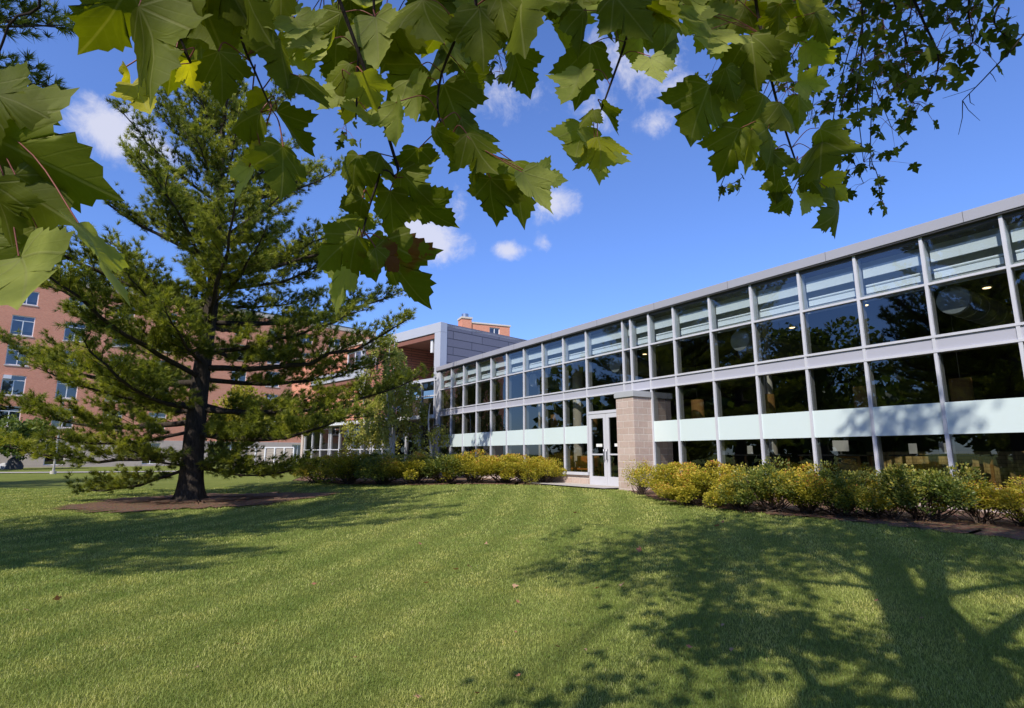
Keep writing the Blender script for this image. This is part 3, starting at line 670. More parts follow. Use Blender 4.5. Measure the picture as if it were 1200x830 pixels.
# ------------------------------------------------------------------ pines
def gen_pine(seed, H, prof, r0, extra=(), bare=1.2, dens=1.0, skip=None):
    g = np.random.default_rng(seed)
    tz = np.linspace(0, H, 22)
    wob = np.stack([.10 * np.sin(tz * .55 + seed) - .10 * math.sin(seed), .10 * np.sin(tz * .4 + 2 * seed) - .1 * math.sin(2 * seed), tz], 1)
    rad = r0 * (1 - tz / H) ** .85 + .02; rad[0] *= 1.35; rad[1] *= 1.08
    tr = MB(); tr.tube(wob, rad, 14)
    for k in range(6):
        a = k * 1.05 + .4; d = np.array([math.cos(a), math.sin(a)])
        tr.tube([(d[0] * r0 * .9, d[1] * r0 * .9, .38), (d[0] * r0 * 1.25, d[1] * r0 * 1.25, .12), (d[0] * r0 * 1.9, d[1] * r0 * 1.9, -.06)], [r0 * .28, r0 * .26, r0 * .12], 7)
    def tp(z): return np.array([np.interp(z, tz, wob[:, 0]), np.interp(z, tz, wob[:, 1]), z])
    limbs = MB(); TP = []; TD = []; TS = []
    branches = []
    z = bare
    while z < H - .5:
        f = z / H
        nb = int(g.integers(3, 6)) if f > .5 else int(g.integers(3, 5)); a0 = g.uniform(0, 6.28)
        for k in range(nb):
            az = a0 + k * 6.283 / nb + g.normal(0, .22)
            L = np.interp(f, [p[0] for p in prof], [p[1] for p in prof]) * (g.uniform(.50, 1.08) if f < .5 else g.uniform(.30, 1.12))
            if skip and skip(z, az): continue
            branches.append((z + g.uniform(-.15, .15), az, L, None))
        z += np.interp(f, [0, .3, .6, 1], [.85, .82, .78, .5]) * g.uniform(.75, 1.3)
    for e in extra: branches.append(e)
    for (z, az, L, up) in branches:
        f = z / H; el = np.interp(f, [0, .25, .55, .8, 1], [-.05, .10, .32, .62, 1.0]) + g.normal(0, .12)
        if up is not None: el = up
        d = np.array([math.cos(az), math.sin(az), 0]); sd = np.array([-d[1], d[0], 0])
        s = np.linspace(0, 1, 11); cur = g.normal(0, .28)
        sag = -.06 * (1 - f); tipup = .05 + .16 * f
        pts = tp(z) + np.outer(s * L * math.cos(el), d) + np.outer(np.sin(s * 2.4) * cur * L * .35, sd)
        pts[:, 2] += s * L * math.sin(el) + L * (sag * np.sin(s * math.pi) + tipup * s ** 3)
        pts += g.normal(0, .03, pts.shape) * L * .35 * s[:, None]
        br = .0135 * L * (1 - s) ** .8 + .008
        limbs.tube(pts, br, 6, False)
        T = np.gradient(pts, axis=0); T /= np.linalg.norm(T, axis=1)[:, None]
        nsub = max(3, int(L * .86 / .17))
        for j in range(nsub):
            q = .10 + .90 * (j + g.uniform(0, .8)) / nsub; q = min(q, .995)
            p = np.array([np.interp(q, s, pts[:, i]) for i in range(3)]); t = np.array([np.interp(q, s, T[:, i]) for i in range(3)])
            sg = 1 if j % 2 else -1
            a = g.uniform(.55, 1.05)
            dr = t * math.cos(a) + sg * sd * math.sin(a) + np.array([0, 0, g.uniform(-.10, .62)]); dr /= np.linalg.norm(dr)
            l2 = (.30 + .34 * L * (1 - q) * min(1, q * 2.2)) * g.uniform(.6, 1.15)
            e = p + dr * l2 + np.array([0, 0, .08 * l2])
            if l2 > .25: limbs.tube([p, p + dr * l2 * .5, e], [.012, .009, .004], 4, False)
            nt_ = max(2, int(l2 / .075 * dens))
            for w in np.linspace(.2 if q > .3 else .5, 1, nt_):
                c = p + (e - p) * w + g.normal(0, .055, 3) + np.array([0, 0, g.uniform(-.03, .12)])
                TP.append(c); TD.append(dr + np.array([0, 0, .35]) + g.normal(0, .28, 3)); TS.append(1)
                if w > .3 and g.random() < .75 * dens:
                    s2 = np.cross(dr, ZV) * g.choice([-1, 1]); 
                    TP.append(c + s2 * g.uniform(.08, .26) + dr * .06 + np.array([0, 0, g.uniform(-.08, .22)])); TD.append(s2 * .8 + dr * .6 + np.array([0, 0, .4]) + g.normal(0, .25, 3)); TS.append(1)
        for w in range(3): TP.append(pts[-1] + g.normal(0, .05, 3)); TD.append(T[-1] + g.normal(0, .2, 3)); TS.append(1)
    for k in range(5): TP.append(np.array(tp(H)) + g.normal(0, .05, 3)); TD.append(np.array([g.normal(0, .3), g.normal(0, .3), 1])); TS.append(1)
    TP = np.array(TP); TD = np.array(TD); TD /= np.linalg.norm(TD, axis=1)[:, None]
    n = len(TP); K = 30
    dirs = TD[:, None] + g.normal(0, .50, (n, K, 3)); dirs /= np.linalg.norm(dirs, axis=2)[..., None]
    Ln = g.uniform(.12, .21, (n, K, 1))
    base = TP[:, None] + dirs * .01 - TD[:, None] * g.uniform(0, .08, (n, K, 1))
    sw = np.cross(dirs, g.normal(0, 1, (n, K, 3))); sw /= np.linalg.norm(sw, axis=2)[..., None]
    V = np.stack([base - sw * .0085, base + sw * .0085, base + dirs * Ln + np.array([0, 0, -.012])], 2).reshape(-1, 3)
    Fn = np.arange(n * K * 3).reshape(-1, 3)
    rt = np.clip(.30 + .28 * np.sin(TP[:, 0] * 2.1 + TP[:, 2] * 1.3) * np.sin(TP[:, 1] * 1.9 + 1) + g.normal(.08, .17, n), 0, 1)
    rnd = np.repeat(np.clip(np.repeat(rt[:, None], K, 1) + g.normal(0, .10, (n, K)), 0, 1).ravel(), 3)
    return tr, limbs, np_mesh('pine_crown', V, Fn, rnd), n
prof = [(0, 3.2), (.08, 4.8), (.16, 6.2), (.32, 7.0), (.57, 5.0), (.77, 4.0), (.9, 2.5), (1, .5)]
def pine(name_seed, loc, H, r0, prof, label, group=None, **kw):
    tr, li, me, n = gen_pine(name_seed, H, prof, r0, **kw)
    t = empty('pine_tree', loc, 0, label, 'pine tree', group)
    tr.build('trunk', M['barkpine'], t); li.build('branches', M['barkpine'], t); link('crown', me, M['needle'], t)
    print('pine tufts', n); return t
PG = 'pine trees around the lawn'
# left boughs sweep low across the brick wall: (height, azimuth, length, rise)
ex = [(3.9, 3.05, 7.9, .12), (2.6, 3.3, 7.0, .04), (1.6, 3.5, 5.4, -.02), (6.4, 3.0, 5.6, .34), (9.2, 3.0, 4.8, .60), (8.2, 3.5, 5.2, .42), (1.1, .05, 3.8, -.02), (3.0, .1, 7.4, .08), (4.4, -.15, 7.4, .12), (6.0, .2, 6.8, .14), (7.6, .0, 6.0, .2), (2.2, -.3, 6.4, .02), (10.4, .3, 4.3, .35), (11.6, 3.2, 3.6, .8), (4.6, -1.3, 4.6, .10), (6.2, -1.9, 4.2, .2), (7.9, -1.3, 3.8, .35), (3.2, -2.1, 4.6, .05)]
P1 = pine(3, (PINE[0], PINE[1], -1.5), 14.9, .34, prof, 'tall white pine with layered boughs rooted in the mulch ring on the lawn', PG, extra=ex, skip=lambda z, az: 3.2 < z < 8.2 and math.cos(az) < -.35 and math.sin(z * 7.3) > -.35)
pl = (-12.5, 2.9)
P2 = pine(8, (pl[0], pl[1], -1.5), 15.5, .42, [(0, 3.6), (.12, 5.4), (.3, 6.2), (.57, 6.0), (.77, 4.2), (1, .4)], 'dark pine at the left, only a few bough tips reaching into the upper corner', PG, bare=2.6, dens=.85,
          extra=[(6.0, .86, 7.6, .12), (6.7, .80, 7.4, .13), (5.4, .95, 6.6, .10), (7.1, .9, 7.6, .12), (6.3, .74, 7.2, .12)])
for k, (x, y, s_, rz) in enumerate([(-27, -2, 1.05, 1.0), (-34, 16, 1.2, 2.2), (-24, -14, 1.15, 3.9)]):
    c = copy_tree(P2); c.location = (x, y, -1.5); c.scale = (s_, s_, s_); c.rotation_euler.z = rz
    c['label'] = ['pine mirrored in the upper right windows, beside the nearer dark pine', 'tallest pine mirrored in the glass, standing left of the lawn', 'pine mirrored lowest in the rightmost windows'][k]

# ------------------------------------------------------------------ generic leaf clouds
def leaf_cloud(C, nrm, size, g, rnd, asp=.55, fold=.25):
    """kite leaves at points C with main direction nrm"""
    n = len(C); ax = nrm / (np.linalg.norm(nrm, axis=1)[:, None] + 1e-9)
    sd = np.cross(ax, g.normal(0, 1, (n, 3))); sd /= np.linalg.norm(sd, axis=1)[:, None] + 1e-9
    up = np.cross(sd, ax); L = size[:, None]
    V = np.stack([C, C + ax * L * .5 + sd * L * asp * .5 + up * L * fold * .3, C + ax * L, C + ax * L * .5 - sd * L * asp * .5 + up * L * fold * .3], 1).reshape(-1, 3)
    i = np.arange(n)[:, None] * 4
    F = np.concatenate([i + np.array([[0, 1, 2]]), i + np.array([[0, 2, 3]])])
    return V, F, np.repeat(rnd, 4)
def shrub_mesh(seed, n=2600, flat=.62, stemmy=0.0, ls=.062):
    """unit shrub: radius 1, height ~2*flat, base at z=0"""
    g = np.random.default_rng(seed)
    nl = 34
    lc = g.normal(0, 1, (nl, 3)); lc /= np.linalg.norm(lc, axis=1)[:, None]; lc[:, 2] = np.abs(lc[:, 2]) * 1.15 - .22
    rr_ = g.uniform(.40, 1.08, nl)[:, None]; lc = lc * rr_ * np.array([.9, .9, .75]) + np.array([0, 0, .52 + .25 * stemmy])
    lr = g.uniform(.12, .38, nl); idx = g.integers(0, nl, n)
    dv = g.normal(0, 1, (n, 3)); dv /= np.linalg.norm(dv, axis=1)[:, None]
    C = lc[idx] + dv * (lr[idx] * g.uniform(.45, 1.08, n) ** .6)[:, None]
    k = C[:, 2] > .03 + .25 * stemmy * g.random(n); C = C[k]; dv = dv[k]; idx = idx[k]; m_ = len(C)
    out = dv + .5 * C / (np.linalg.norm(C, axis=1)[:, None] + .1) + g.normal(0, .5, (m_, 3)) + np.array([0, 0, .35])
    lt = g.uniform(-.16, .22, nl)
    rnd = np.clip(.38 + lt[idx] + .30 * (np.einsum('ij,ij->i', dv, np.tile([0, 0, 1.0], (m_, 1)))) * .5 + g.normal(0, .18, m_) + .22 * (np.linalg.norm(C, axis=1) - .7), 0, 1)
    V, F, rd = leaf_cloud(C, out, g.uniform(.7, 1.35, m_) * ls, g, rnd)
    st = MB()
    for i in range(nl):
        b = np.array([g.normal(0, .10), g.normal(0, .10), -.02]); e = lc[i]
        mid = b * .45 + e * .55 + np.array([0, 0, -.10]) + g.normal(0, .05, 3)
        st.tube([b, mid, e], [.020, .013, .006], 5, False)
    return np_mesh('shrub_foliage', V, F, rd), st
shrub_kinds = []
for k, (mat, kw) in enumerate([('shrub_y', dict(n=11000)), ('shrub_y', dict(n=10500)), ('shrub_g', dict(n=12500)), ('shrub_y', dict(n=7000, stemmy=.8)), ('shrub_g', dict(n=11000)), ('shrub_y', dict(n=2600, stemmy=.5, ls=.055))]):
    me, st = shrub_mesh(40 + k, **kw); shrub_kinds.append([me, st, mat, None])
def shrub(px, py, wpx, hpx, kind, label, group, rz=0):
    P = gpt(px, py); dep = P[1] * CP + P[2] * SP
    sx = wpx * .60 * dep / F_PX; sz = hpx * .90 * dep / F_PX / 1.28
    K = shrub_kinds[kind]
    t = empty('shrub', (P[0], P[1], P[2] + .02), rz, label, 'shrub', group); t.scale = (sx / 1.0, sx / 1.0, sz)
    if K[3] is None:
        a = K[1].build('stem', M['stem'], t); b = link('foliage', K[0], M[K[2]], t); K[3] = (a, b)
    else:
        for o in K[3]:
            c = o.copy(); col.objects.link(c); c.parent = t
GR, GL = 'shrubs along the right of the glass front', 'shrubs along the hedge left of the door'
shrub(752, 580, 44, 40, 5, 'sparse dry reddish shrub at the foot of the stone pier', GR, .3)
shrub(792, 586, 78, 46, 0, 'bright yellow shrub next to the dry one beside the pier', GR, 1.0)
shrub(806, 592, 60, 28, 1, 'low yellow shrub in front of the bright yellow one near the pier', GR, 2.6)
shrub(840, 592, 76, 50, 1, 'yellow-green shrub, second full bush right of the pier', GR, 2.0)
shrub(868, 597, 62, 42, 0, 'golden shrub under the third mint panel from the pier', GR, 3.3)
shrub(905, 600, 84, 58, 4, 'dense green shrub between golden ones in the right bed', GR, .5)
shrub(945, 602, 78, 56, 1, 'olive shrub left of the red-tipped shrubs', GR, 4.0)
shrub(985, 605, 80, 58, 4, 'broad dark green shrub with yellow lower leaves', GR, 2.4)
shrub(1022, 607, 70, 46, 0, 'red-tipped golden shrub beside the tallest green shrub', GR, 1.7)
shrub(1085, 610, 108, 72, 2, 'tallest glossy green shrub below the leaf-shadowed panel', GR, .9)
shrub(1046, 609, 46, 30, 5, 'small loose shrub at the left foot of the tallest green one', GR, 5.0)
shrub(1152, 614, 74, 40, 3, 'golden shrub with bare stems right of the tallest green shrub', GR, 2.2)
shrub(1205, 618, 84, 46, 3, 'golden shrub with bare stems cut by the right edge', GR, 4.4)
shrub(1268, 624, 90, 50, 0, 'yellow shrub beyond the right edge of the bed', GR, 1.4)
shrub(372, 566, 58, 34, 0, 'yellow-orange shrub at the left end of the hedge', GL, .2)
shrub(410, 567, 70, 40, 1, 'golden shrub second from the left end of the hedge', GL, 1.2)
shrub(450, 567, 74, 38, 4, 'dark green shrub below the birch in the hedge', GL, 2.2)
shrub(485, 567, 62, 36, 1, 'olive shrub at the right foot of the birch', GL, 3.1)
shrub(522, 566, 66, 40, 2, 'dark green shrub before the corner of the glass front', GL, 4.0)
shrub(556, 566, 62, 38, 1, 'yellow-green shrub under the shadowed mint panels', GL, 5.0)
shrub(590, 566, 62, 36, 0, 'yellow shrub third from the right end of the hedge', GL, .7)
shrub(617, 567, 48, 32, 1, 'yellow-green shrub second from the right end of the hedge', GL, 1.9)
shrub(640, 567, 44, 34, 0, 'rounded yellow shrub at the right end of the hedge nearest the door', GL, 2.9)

# ------------------------------------------------------------------ birch trees
def birch(loc, H, seed, label, spread=1.5, n_leaf=5200, stems=2):
    g = np.random.default_rng(seed); t = empty('birch_tree', loc, 0, label, 'birch tree', 'birch trees before the wing')
    tw = MB(); C = []; D = []
    for s in range(stems):
        a = g.uniform(0, 6.28); tip = np.array([math.cos(a) * spread * .35 * (s > 0), math.sin(a) * spread * .35 * (s > 0), H * (1 - .12 * s)])
        q = np.linspace(0, 1, 9); path = np.outer(q, tip) + np.stack([.08 * np.sin(q * 6 + s), .08 * np.cos(q * 5 + s) - .08 * math.cos(s), 0 * q], 1)
        path[:, :2] += np.array([math.cos(a), math.sin(a)]) * .1 * s
        MB().tube(path, .075 * (1 - q) ** .8 + .012, 8).build('trunk', M['pale_bark'], t)
        for k in range(int(15 * H / 5)):
            f = g.uniform(.28, .98); b = np.array([np.interp(f, q, path[:, i]) for i in range(3)]); az = g.uniform(0, 6.28)
            L = spread * (1.05 - .75 * f) * g.uniform(.6, 1.1) + .3; d = np.array([math.cos(az), math.sin(az), 0])
            s_ = np.linspace(0, 1, 7); p = b + np.outer(s_ * L, d); p[:, 2] += L * (.9 * s_ - .75 * s_ ** 2)
            tw.tube(p, .016 * (1 - s_) + .004, 5, False)
            for j in range(int(6 + L * 5)):
                w = g.uniform(.3, 1); h0 = np.array([np.interp(w, s_, p[:, i]) for i in range(3)]) + g.normal(0, .06, 3)
                dl = g.uniform(.25, .85); e = h0 + np.array([g.normal(0, .1), g.normal(0, .1), -dl]) + d * .12
                tw.tube([h0, (h0 + e) / 2 + d * .05, e], [.004, .003, .002], 3, False)
                m_ = int(dl * 23)
                ww = g.uniform(0, 1, m_)[:, None]; C.append(h0 + (e - h0) * ww + g.normal(0, .05, (m_, 3))); D.append(np.tile([0, 0, -1.0], (m_, 1)) + g.normal(0, .55, (m_, 3)))
    C = np.concatenate(C); D = np.concatenate(D); rnd = np.clip(.45 + .2 * np.sin(C[:, 0] * 4) + g.normal(0, .22, len(C)), 0, 1)
    V, F, rd = leaf_cloud(C, D, g.uniform(.09, .15, len(C)), g, rnd, .8)
    tw.build('branches', M['stem'], t); link('crown', np_mesh('birch_crown', V, F, rd), M['birchleaf'], t); print('birch leaves', len(C))
def gxy(px, Y, py=545):
    w = ray(px, py); k = Y / w[1]; return (w[0] * k, Y, float(gz(w[0] * k, Y)))
birch(gxy(459, 29.0), 7.6, 21, 'tallest weeping birch with white trunks before the metal clad corner', 1.9, stems=3)
birch(gxy(425, 31.5), 5.6, 23, 'shorter weeping birch half hidden behind the pine boughs', 1.8, stems=2)
birch(gxy(503, 28.2), 3.6, 27, 'small slender birch close to the glass corner', .9, stems=1)

# ------------------------------------------------------------------ round headed trees in the distance
def round_tree(name, loc, H, Rr, base, mat, seed, label, group=None, n=5200, ls=.16, bark='barkmaple'):
    g = np.random.default_rng(seed); t = empty(name, loc, 0, label, 'tree', group)
    nl = 26; lc = g.normal(0, 1, (nl, 3)); lc /= np.linalg.norm(lc, axis=1)[:, None]; lc *= g.uniform(.35, .85, nl)[:, None] * np.array([Rr, Rr, (H - base) / 2]); lc[:, 2] += (H + base) / 2
    lr = g.uniform(.25, .42, nl) * Rr; idx = g.integers(0, nl, n); dv = g.normal(0, 1, (n, 3)); dv /= np.linalg.norm(dv, axis=1)[:, None]
    C = lc[idx] + dv * (lr[idx] * g.uniform(.5, 1.1, n) ** .5)[:, None]
    rnd = np.clip(.45 + g.uniform(-.15, .2, nl)[idx] + .15 * dv[:, 2] + g.normal(0, .18, n), 0, 1)
    V, F, rd = leaf_cloud(C, dv + g.normal(0, .6, (n, 3)), g.uniform(.7, 1.3, n) * ls, g, rnd, .8)
    MB().tube([(0, 0, -.1), (.03, .02, base * .8), (0, .05, (H + base) / 2)], [Rr * .07, Rr * .055, Rr * .02], 9).build('trunk', M[bark], t)
    li = MB()
    for c in lc: b = np.array([0, 0, base + (c[2] - base) * .35]); li.tube([b, b * .5 + c * .5 + np.array([0, 0, -.1]), c], [Rr * .025, Rr * .016, .012], 5, False)
    li.build('branches', M[bark], t); link('crown', np_mesh(name, V, F, rd), M[mat], t); return t
round_tree('round_tree', gxy(14, 55, 548), 4.9, 2.9, 1.1, 'greenleaf', 61, 'small round green tree at the left edge before the brick building', None, 5200, .30, 'pale_bark')
round_tree('round_tree', gxy(276, 50, 545), 7.4, 2.5, 1.6, 'yellowleaf', 62, 'yellow autumn tree glimpsed behind the pine trunk', None, 5200, .24)
round_tree('evergreen_shrub', gxy(254, 52, 545), 2.6, .8, .2, 'greenleaf', 63, 'upright green shrub just right of the pine trunk foot', None, 2200, .16)
big = round_tree('broadleaf_tree', (-40, -6, -1.5), 14, 6.5, 3, 'greenleaf', 64, 'broad green tree mirrored in the middle windows', 'trees mirrored in the glass', 9000, .42)
for k, (x, y, s_) in enumerate([(-48, 8, 1.15), (-34, -22, 1.05), (-20, -28, 1.2)]):
    c = copy_tree(big); c.location = (x, y, -1.5); c.scale = (s_,) * 3; c.rotation_euler.z = 1.3 * k + .6
    c['label'] = ['broad tree mirrored beyond the left pine', 'broad tree mirrored at the far right windows', 'largest broad tree standing farthest behind the lawn'][k]

g = np.random.default_rng(5); C = []; rd_ = []
for k in range(120):
    a = R(g.uniform(143, 285)); d_ = g.uniform(62, 74); c = np.array([d_ * math.cos(a), d_ * math.sin(a), g.uniform(0, 9)])
    m_ = 170; v = g.normal(0, 1, (m_, 3)); v /= np.linalg.norm(v, axis=1)[:, None]; C.append(c + v * np.array([4.5, 4.5, 4.0]) * g.uniform(.6, 1.05, (m_, 1))); rd_.append(np.clip(g.normal(.4, .2, m_) + g.normal(0, .12), 0, 1))
C = np.concatenate(C); rd_ = np.concatenate(rd_); V, F, rd_ = leaf_cloud(C, g.normal(0, 1, C.shape), g.uniform(.9, 1.8, len(C)), g, rd_, .9)
tag(link('added_far_woods', np_mesh('added_far_woods', V, F, rd_), M['greenleaf']), 'added unseen belt of far trees darkening the low reflections in the glass front', 'woods', kind='stuff')  # added tree belt, keeps the bright horizon out of the window reflections

# ------------------------------------------------------------------ distant details on the left
P = gxy(62, 43.5, 556)
t = empty('lamp_post', P, 0, 'slim grey lamp post on the path before the brick building', 'lamp post')
MB().tube([(0, 0, -.1), (0, 0, .5), (0, 0, 5.5)], [.11, .075, .055], 12).build('pole', M['galv'], t)
MB().tube([(0, 0, -.1), (0, 0, .22)], .2, 12).build('base', M['concrete'], t)
MB().tube([(0, 0, 5.45), (.25, -.1, 5.62), (.7, -.28, 5.66)], .04, 8).build('arm', M['galv'], t)
MB().box(.55, 1.15, -.48, -.22, 5.60, 5.72).build('lamp_head', M['galv'], t, .02)
Pf = gxy(276, 60, 545); Pg = gxy(343, 60, 545)
a = np.array(Pf); b = np.array(Pg); a[2] = b[2] = -1.35; L_ = np.linalg.norm(b - a); exx = (b - a) / L_
t = empty('slat_fence', a, math.atan2(exx[1], exx[0]), 'pale post fence with weathered horizontal slats beyond the pine', 'fence')
for k in range(7): MB().box(k * L_ / 6 - .06, k * L_ / 6 + .06, -.06, .06, 0, 2.05).build('post', M['white'], t)
MB().box(0, L_, -.05, .05, 2.053, 2.15).build('top_rail', M['white'], t)
mb = MB()
for k in range(9): mb.box(0.05, L_ - .05, .07, .10, .52 + .165 * k, .62 + .165 * k)
mb.build('slat_panel', M['slat'], t); MB().box(-.3, L_ + .3, -.2, .25, -.5, .42).build('plinth', M['stone'], t)
# small boulders near the fence and at the left
def rock(P, s, seed, label, mat='rock'):
    g = np.random.default_rng(seed); import bmesh
    bm = bmesh.new(); bmesh.ops.create_icosphere(bm, subdivisions=3, radius=1)
    ph = g.uniform(0, 6, 6)
    for v in bm.verts:
        c = v.co; k = 1 + .16 * math.sin(2.3 * c.x + ph[0]) * math.sin(2.7 * c.y + ph[1]) + .12 * math.sin(4.1 * c.z + ph[2] + 2 * c.x) + .05 * math.sin(9 * c.y + ph[3])
        v.co = Vector((c.x * s[0] * k, c.y * s[1] * k, max(-.3, c.z) * s[2] * k))
    me = bpy.data.meshes.new('boulder'); bm.to_mesh(me); bm.free()
    o = link('boulder', me, M[mat]); o.location = P; tag(o, label, 'boulder')
rock(gxy(6, 56, 549), (.8, .6, .7), 1, 'pale boulder under the small round tree at the left edge')
rock(gxy(16, 55, 548), (.75, .6, 1.0), 2, 'dark rounded boulder right of the pale one', 'soffit')
rock(gxy(337, 45, 547), (.7, .5, .45), 3, 'grey boulder at the right end of the slat fence')

# person by the fence
Pp = gxy(271, 59, 545); 
def person(P):
    J = {'pel': (0, 0, .95), 'ch': (0, .01, 1.32), 'nk': (0, .02, 1.50), 'hd': (0, 0, 1.62), 'ht': (0, .01, 1.74), 'hl': (.10, 0, .90), 'kl': (.11, -.03, .50), 'fl': (.11, .03, .06), 'tl': (.12, -.12, .03), 'hr': (-.10, 0, .90), 'kr': (-.12, -.10, .52), 'fr': (-.12, .06, .06), 'tr': (-.13, -.08, .03), 'sl': (.19, .01, 1.42), 'el': (.25, .05, 1.15), 'wl': (.24, -.06, .92), 'sr': (-.19, .01, 1.42), 'er': (-.26, .02, 1.15), 'wr': (-.22, -.14, .95)}
    E = [('pel', 'ch'), ('ch', 'nk'), ('nk', 'hd'), ('hd', 'ht'), ('pel', 'hl'), ('hl', 'kl'), ('kl', 'fl'), ('fl', 'tl'), ('pel', 'hr'), ('hr', 'kr'), ('kr', 'fr'), ('fr', 'tr'), ('ch', 'sl'), ('sl', 'el'), ('el', 'wl'), ('ch', 'sr'), ('sr', 'er'), ('er', 'wr')]
    rad = dict(pel=.15, ch=.155, nk=.06, hd=.10, ht=.075, hl=.095, kl=.06, fl=.045, tl=.035, hr=.095, kr=.06, fr=.045, tr=.035, sl=.065, el=.045, wl=.032, sr=.065, er=.045, wr=.032)
    def skin(keys, edges, name, mat, parent, grow=0, radm={}):
        ks = list(keys); me = bpy.data.meshes.new(name); me.from_pydata([J[k] for k in ks], [(ks.index(a_), ks.index(b_)) for a_, b_ in edges], [])
        o = link(name, me, M[mat], parent); md = o.modifiers.new('skin', 'SKIN'); sub = o.modifiers.new('sub', 'SUBSURF'); sub.levels = sub.render_levels = 2
        for i, k in enumerate(ks): r_ = radm.get(k, rad[k]) + grow; me.skin_vertices[0].data[i].radius = (r_, r_)
        return o
    t = empty('person', P, .6, 'person in a teal top walking past the slat fence', 'person')
    skin(J.keys(), E, 'body', 'skin', t)
    skin(['pel', 'ch', 'sl', 'el', 'sr', 'er'], [('pel', 'ch'), ('ch', 'sl'), ('sl', 'el'), ('ch', 'sr'), ('sr', 'er')], 'shirt', 'teal', t, .018)
    skin(['pel', 'hl', 'kl', 'hr', 'kr'], [('pel', 'hl'), ('hl', 'kl'), ('pel', 'hr'), ('hr', 'kr')], 'shorts', 'dark', t, .014)
    J['q1'] = (0, .03, 1.70); J['q2'] = (0, .05, 1.62); rad.update(q1=.095, q2=.085)
    skin(['q1', 'q2'], [('q1', 'q2')], 'hair', 'hairm', t)
person((Pp[0], Pp[1], Pp[2]))

# ------------------------------------------------------------------ the maple the camera stands under
half = [(.0, .0), (.07, -.04), (.15, -.07), (.24, -.09), (.32, -.06), (.38, .0), (.36, .06), (.44, .08), (.42, .14), (.46, .17), (.52, .19), (.52, .26), (.60, .29), (.57, .35), (.66, .43), (.56, .45), (.50, .50), (.43, .48), (.38, .54), (.31, .51), (.26, .54), (.27, .60), (.34, .65), (.27, .69), (.29, .77), (.20, .78), (.18, .86), (.10, .89), (.05, .97), (0, 1.06)]
small_half = [(.0, .0), (.14, -.10), (.36, -.06), (.30, .13), (.50, .22), (.66, .42), (.42, .50), (.20, .48), (.30, .66), (.16, .82), (0, 1.06)]
def leaf_template(h, rings):
    o = h + [(-x, y) for x, y in h[-2:0:-1]]; o = np.array(o); c = np.array([0, .30]); n = len(o)
    pts = [c]; 
    for r_ in rings: pts += list(c + (o - c) * r_)
    F = [(0, 1 + i, 1 + (i + 1) % n) for i in range(n)]
    for k in range(len(rings) - 1):
        a = 1 + k * n; b = a + n
        for i in range(n):
            j = (i + 1) % n; F += [(a + i, b + i, b + j), (a + i, b + j, a + j)]
    return np.array(pts), np.array(F)
LT = leaf_template(half, [.35, .7, 1]); ST = leaf_template(small_half, [1])
class Leaves:
    def __init__(self, T): self.T = T; self.V = []; self.F = []; self.uv = []; self.r = []; self.n = 0; self.mi = []
    def add(self, base, axis, normal, L, rnd, g, w=1.0, fold=.25, droop=.25):
        P, F = self.T; ax = axis / np.linalg.norm(axis); nr = normal - ax * (normal @ ax); nr /= np.linalg.norm(nr) + 1e-9; sd = np.cross(ax, nr)
        x, y = P[:, 0] * w, P[:, 1]; ph = g.uniform(0, 6.28, 3)
        x2 = x + g.normal(0, .10) * y * y                        # every leaf slightly skewed
        z = -fold * np.abs(x) ** 1.15 - droop * y * y + .05 * np.sin(6 * x + ph[0]) * np.cos(5 * y + ph[1]) + .07 * np.abs(x) * np.sin(9 * y + ph[2])
        asym = g.normal(0, .22); z = z + asym * x * y
        self.V.append(base + L * (np.outer(x2, sd) + np.outer(y, ax) + np.outer(z, nr))); self.F.append(F + self.n); self.n += len(P)
        self.uv.append(P); self.r.append(np.full(len(P), rnd)); self.mi.append(np.zeros(len(F), np.int32))
    def stalk(self, pts, rad):
        t = MB().tube(pts, rad, 4, False); V = np.array(t.v) - OFF; F = np.array([q for f in t.f for q in ((f[0], f[1], f[2]), (f[0], f[2], f[3]))])
        self.V.append(V); self.F.append(F + self.n); self.n += len(V); self.uv.append(np.zeros((len(V), 2))); self.r.append(np.full(len(V), .3)); self.mi.append(np.ones(len(F), np.int32))
    def mesh(self, name): return np_mesh(name, np.concatenate(self.V), np.concatenate(self.F), np.concatenate(self.r), np.concatenate(self.uv), smooth=True, mat_idx=np.concatenate(self.mi))
MT = np.array([.44, -.50])                      # trunk foot
MA = empty('maple_tree', (MT[0], MT[1], -1.5), 0, 'broadleaf maple overhanging the view with lobed leaves on dark drooping twigs', 'maple tree')
OFF = np.array([MT[0], MT[1], -1.5])
gm = np.random.default_rng(77)
tr = MB(None, OFF)
tpts = [(MT[0], MT[1], -1.6), (MT[0] + .02, MT[1], -1.2), (MT[0] + .03, MT[1] - .03, .2), (MT[0] - .04, MT[1] - .08, 2.6), (MT[0] - .10, MT[1] - .1, 5.2), (MT[0] - .05, MT[1] - .15, 7.4), (MT[0] - .18, MT[1], 9.4), (MT[0] - .5, MT[1], 12.5)]
tr.tube(tpts, [.40, .30, .245, .215, .195, .18, .14, .05], 18); tr.build('trunk', M['barkmaple'], MA)
def tz_(z): T_ = np.array(tpts); return np.array([np.interp(z, T_[:, 2], T_[:, i]) for i in (0, 1)] + [z])
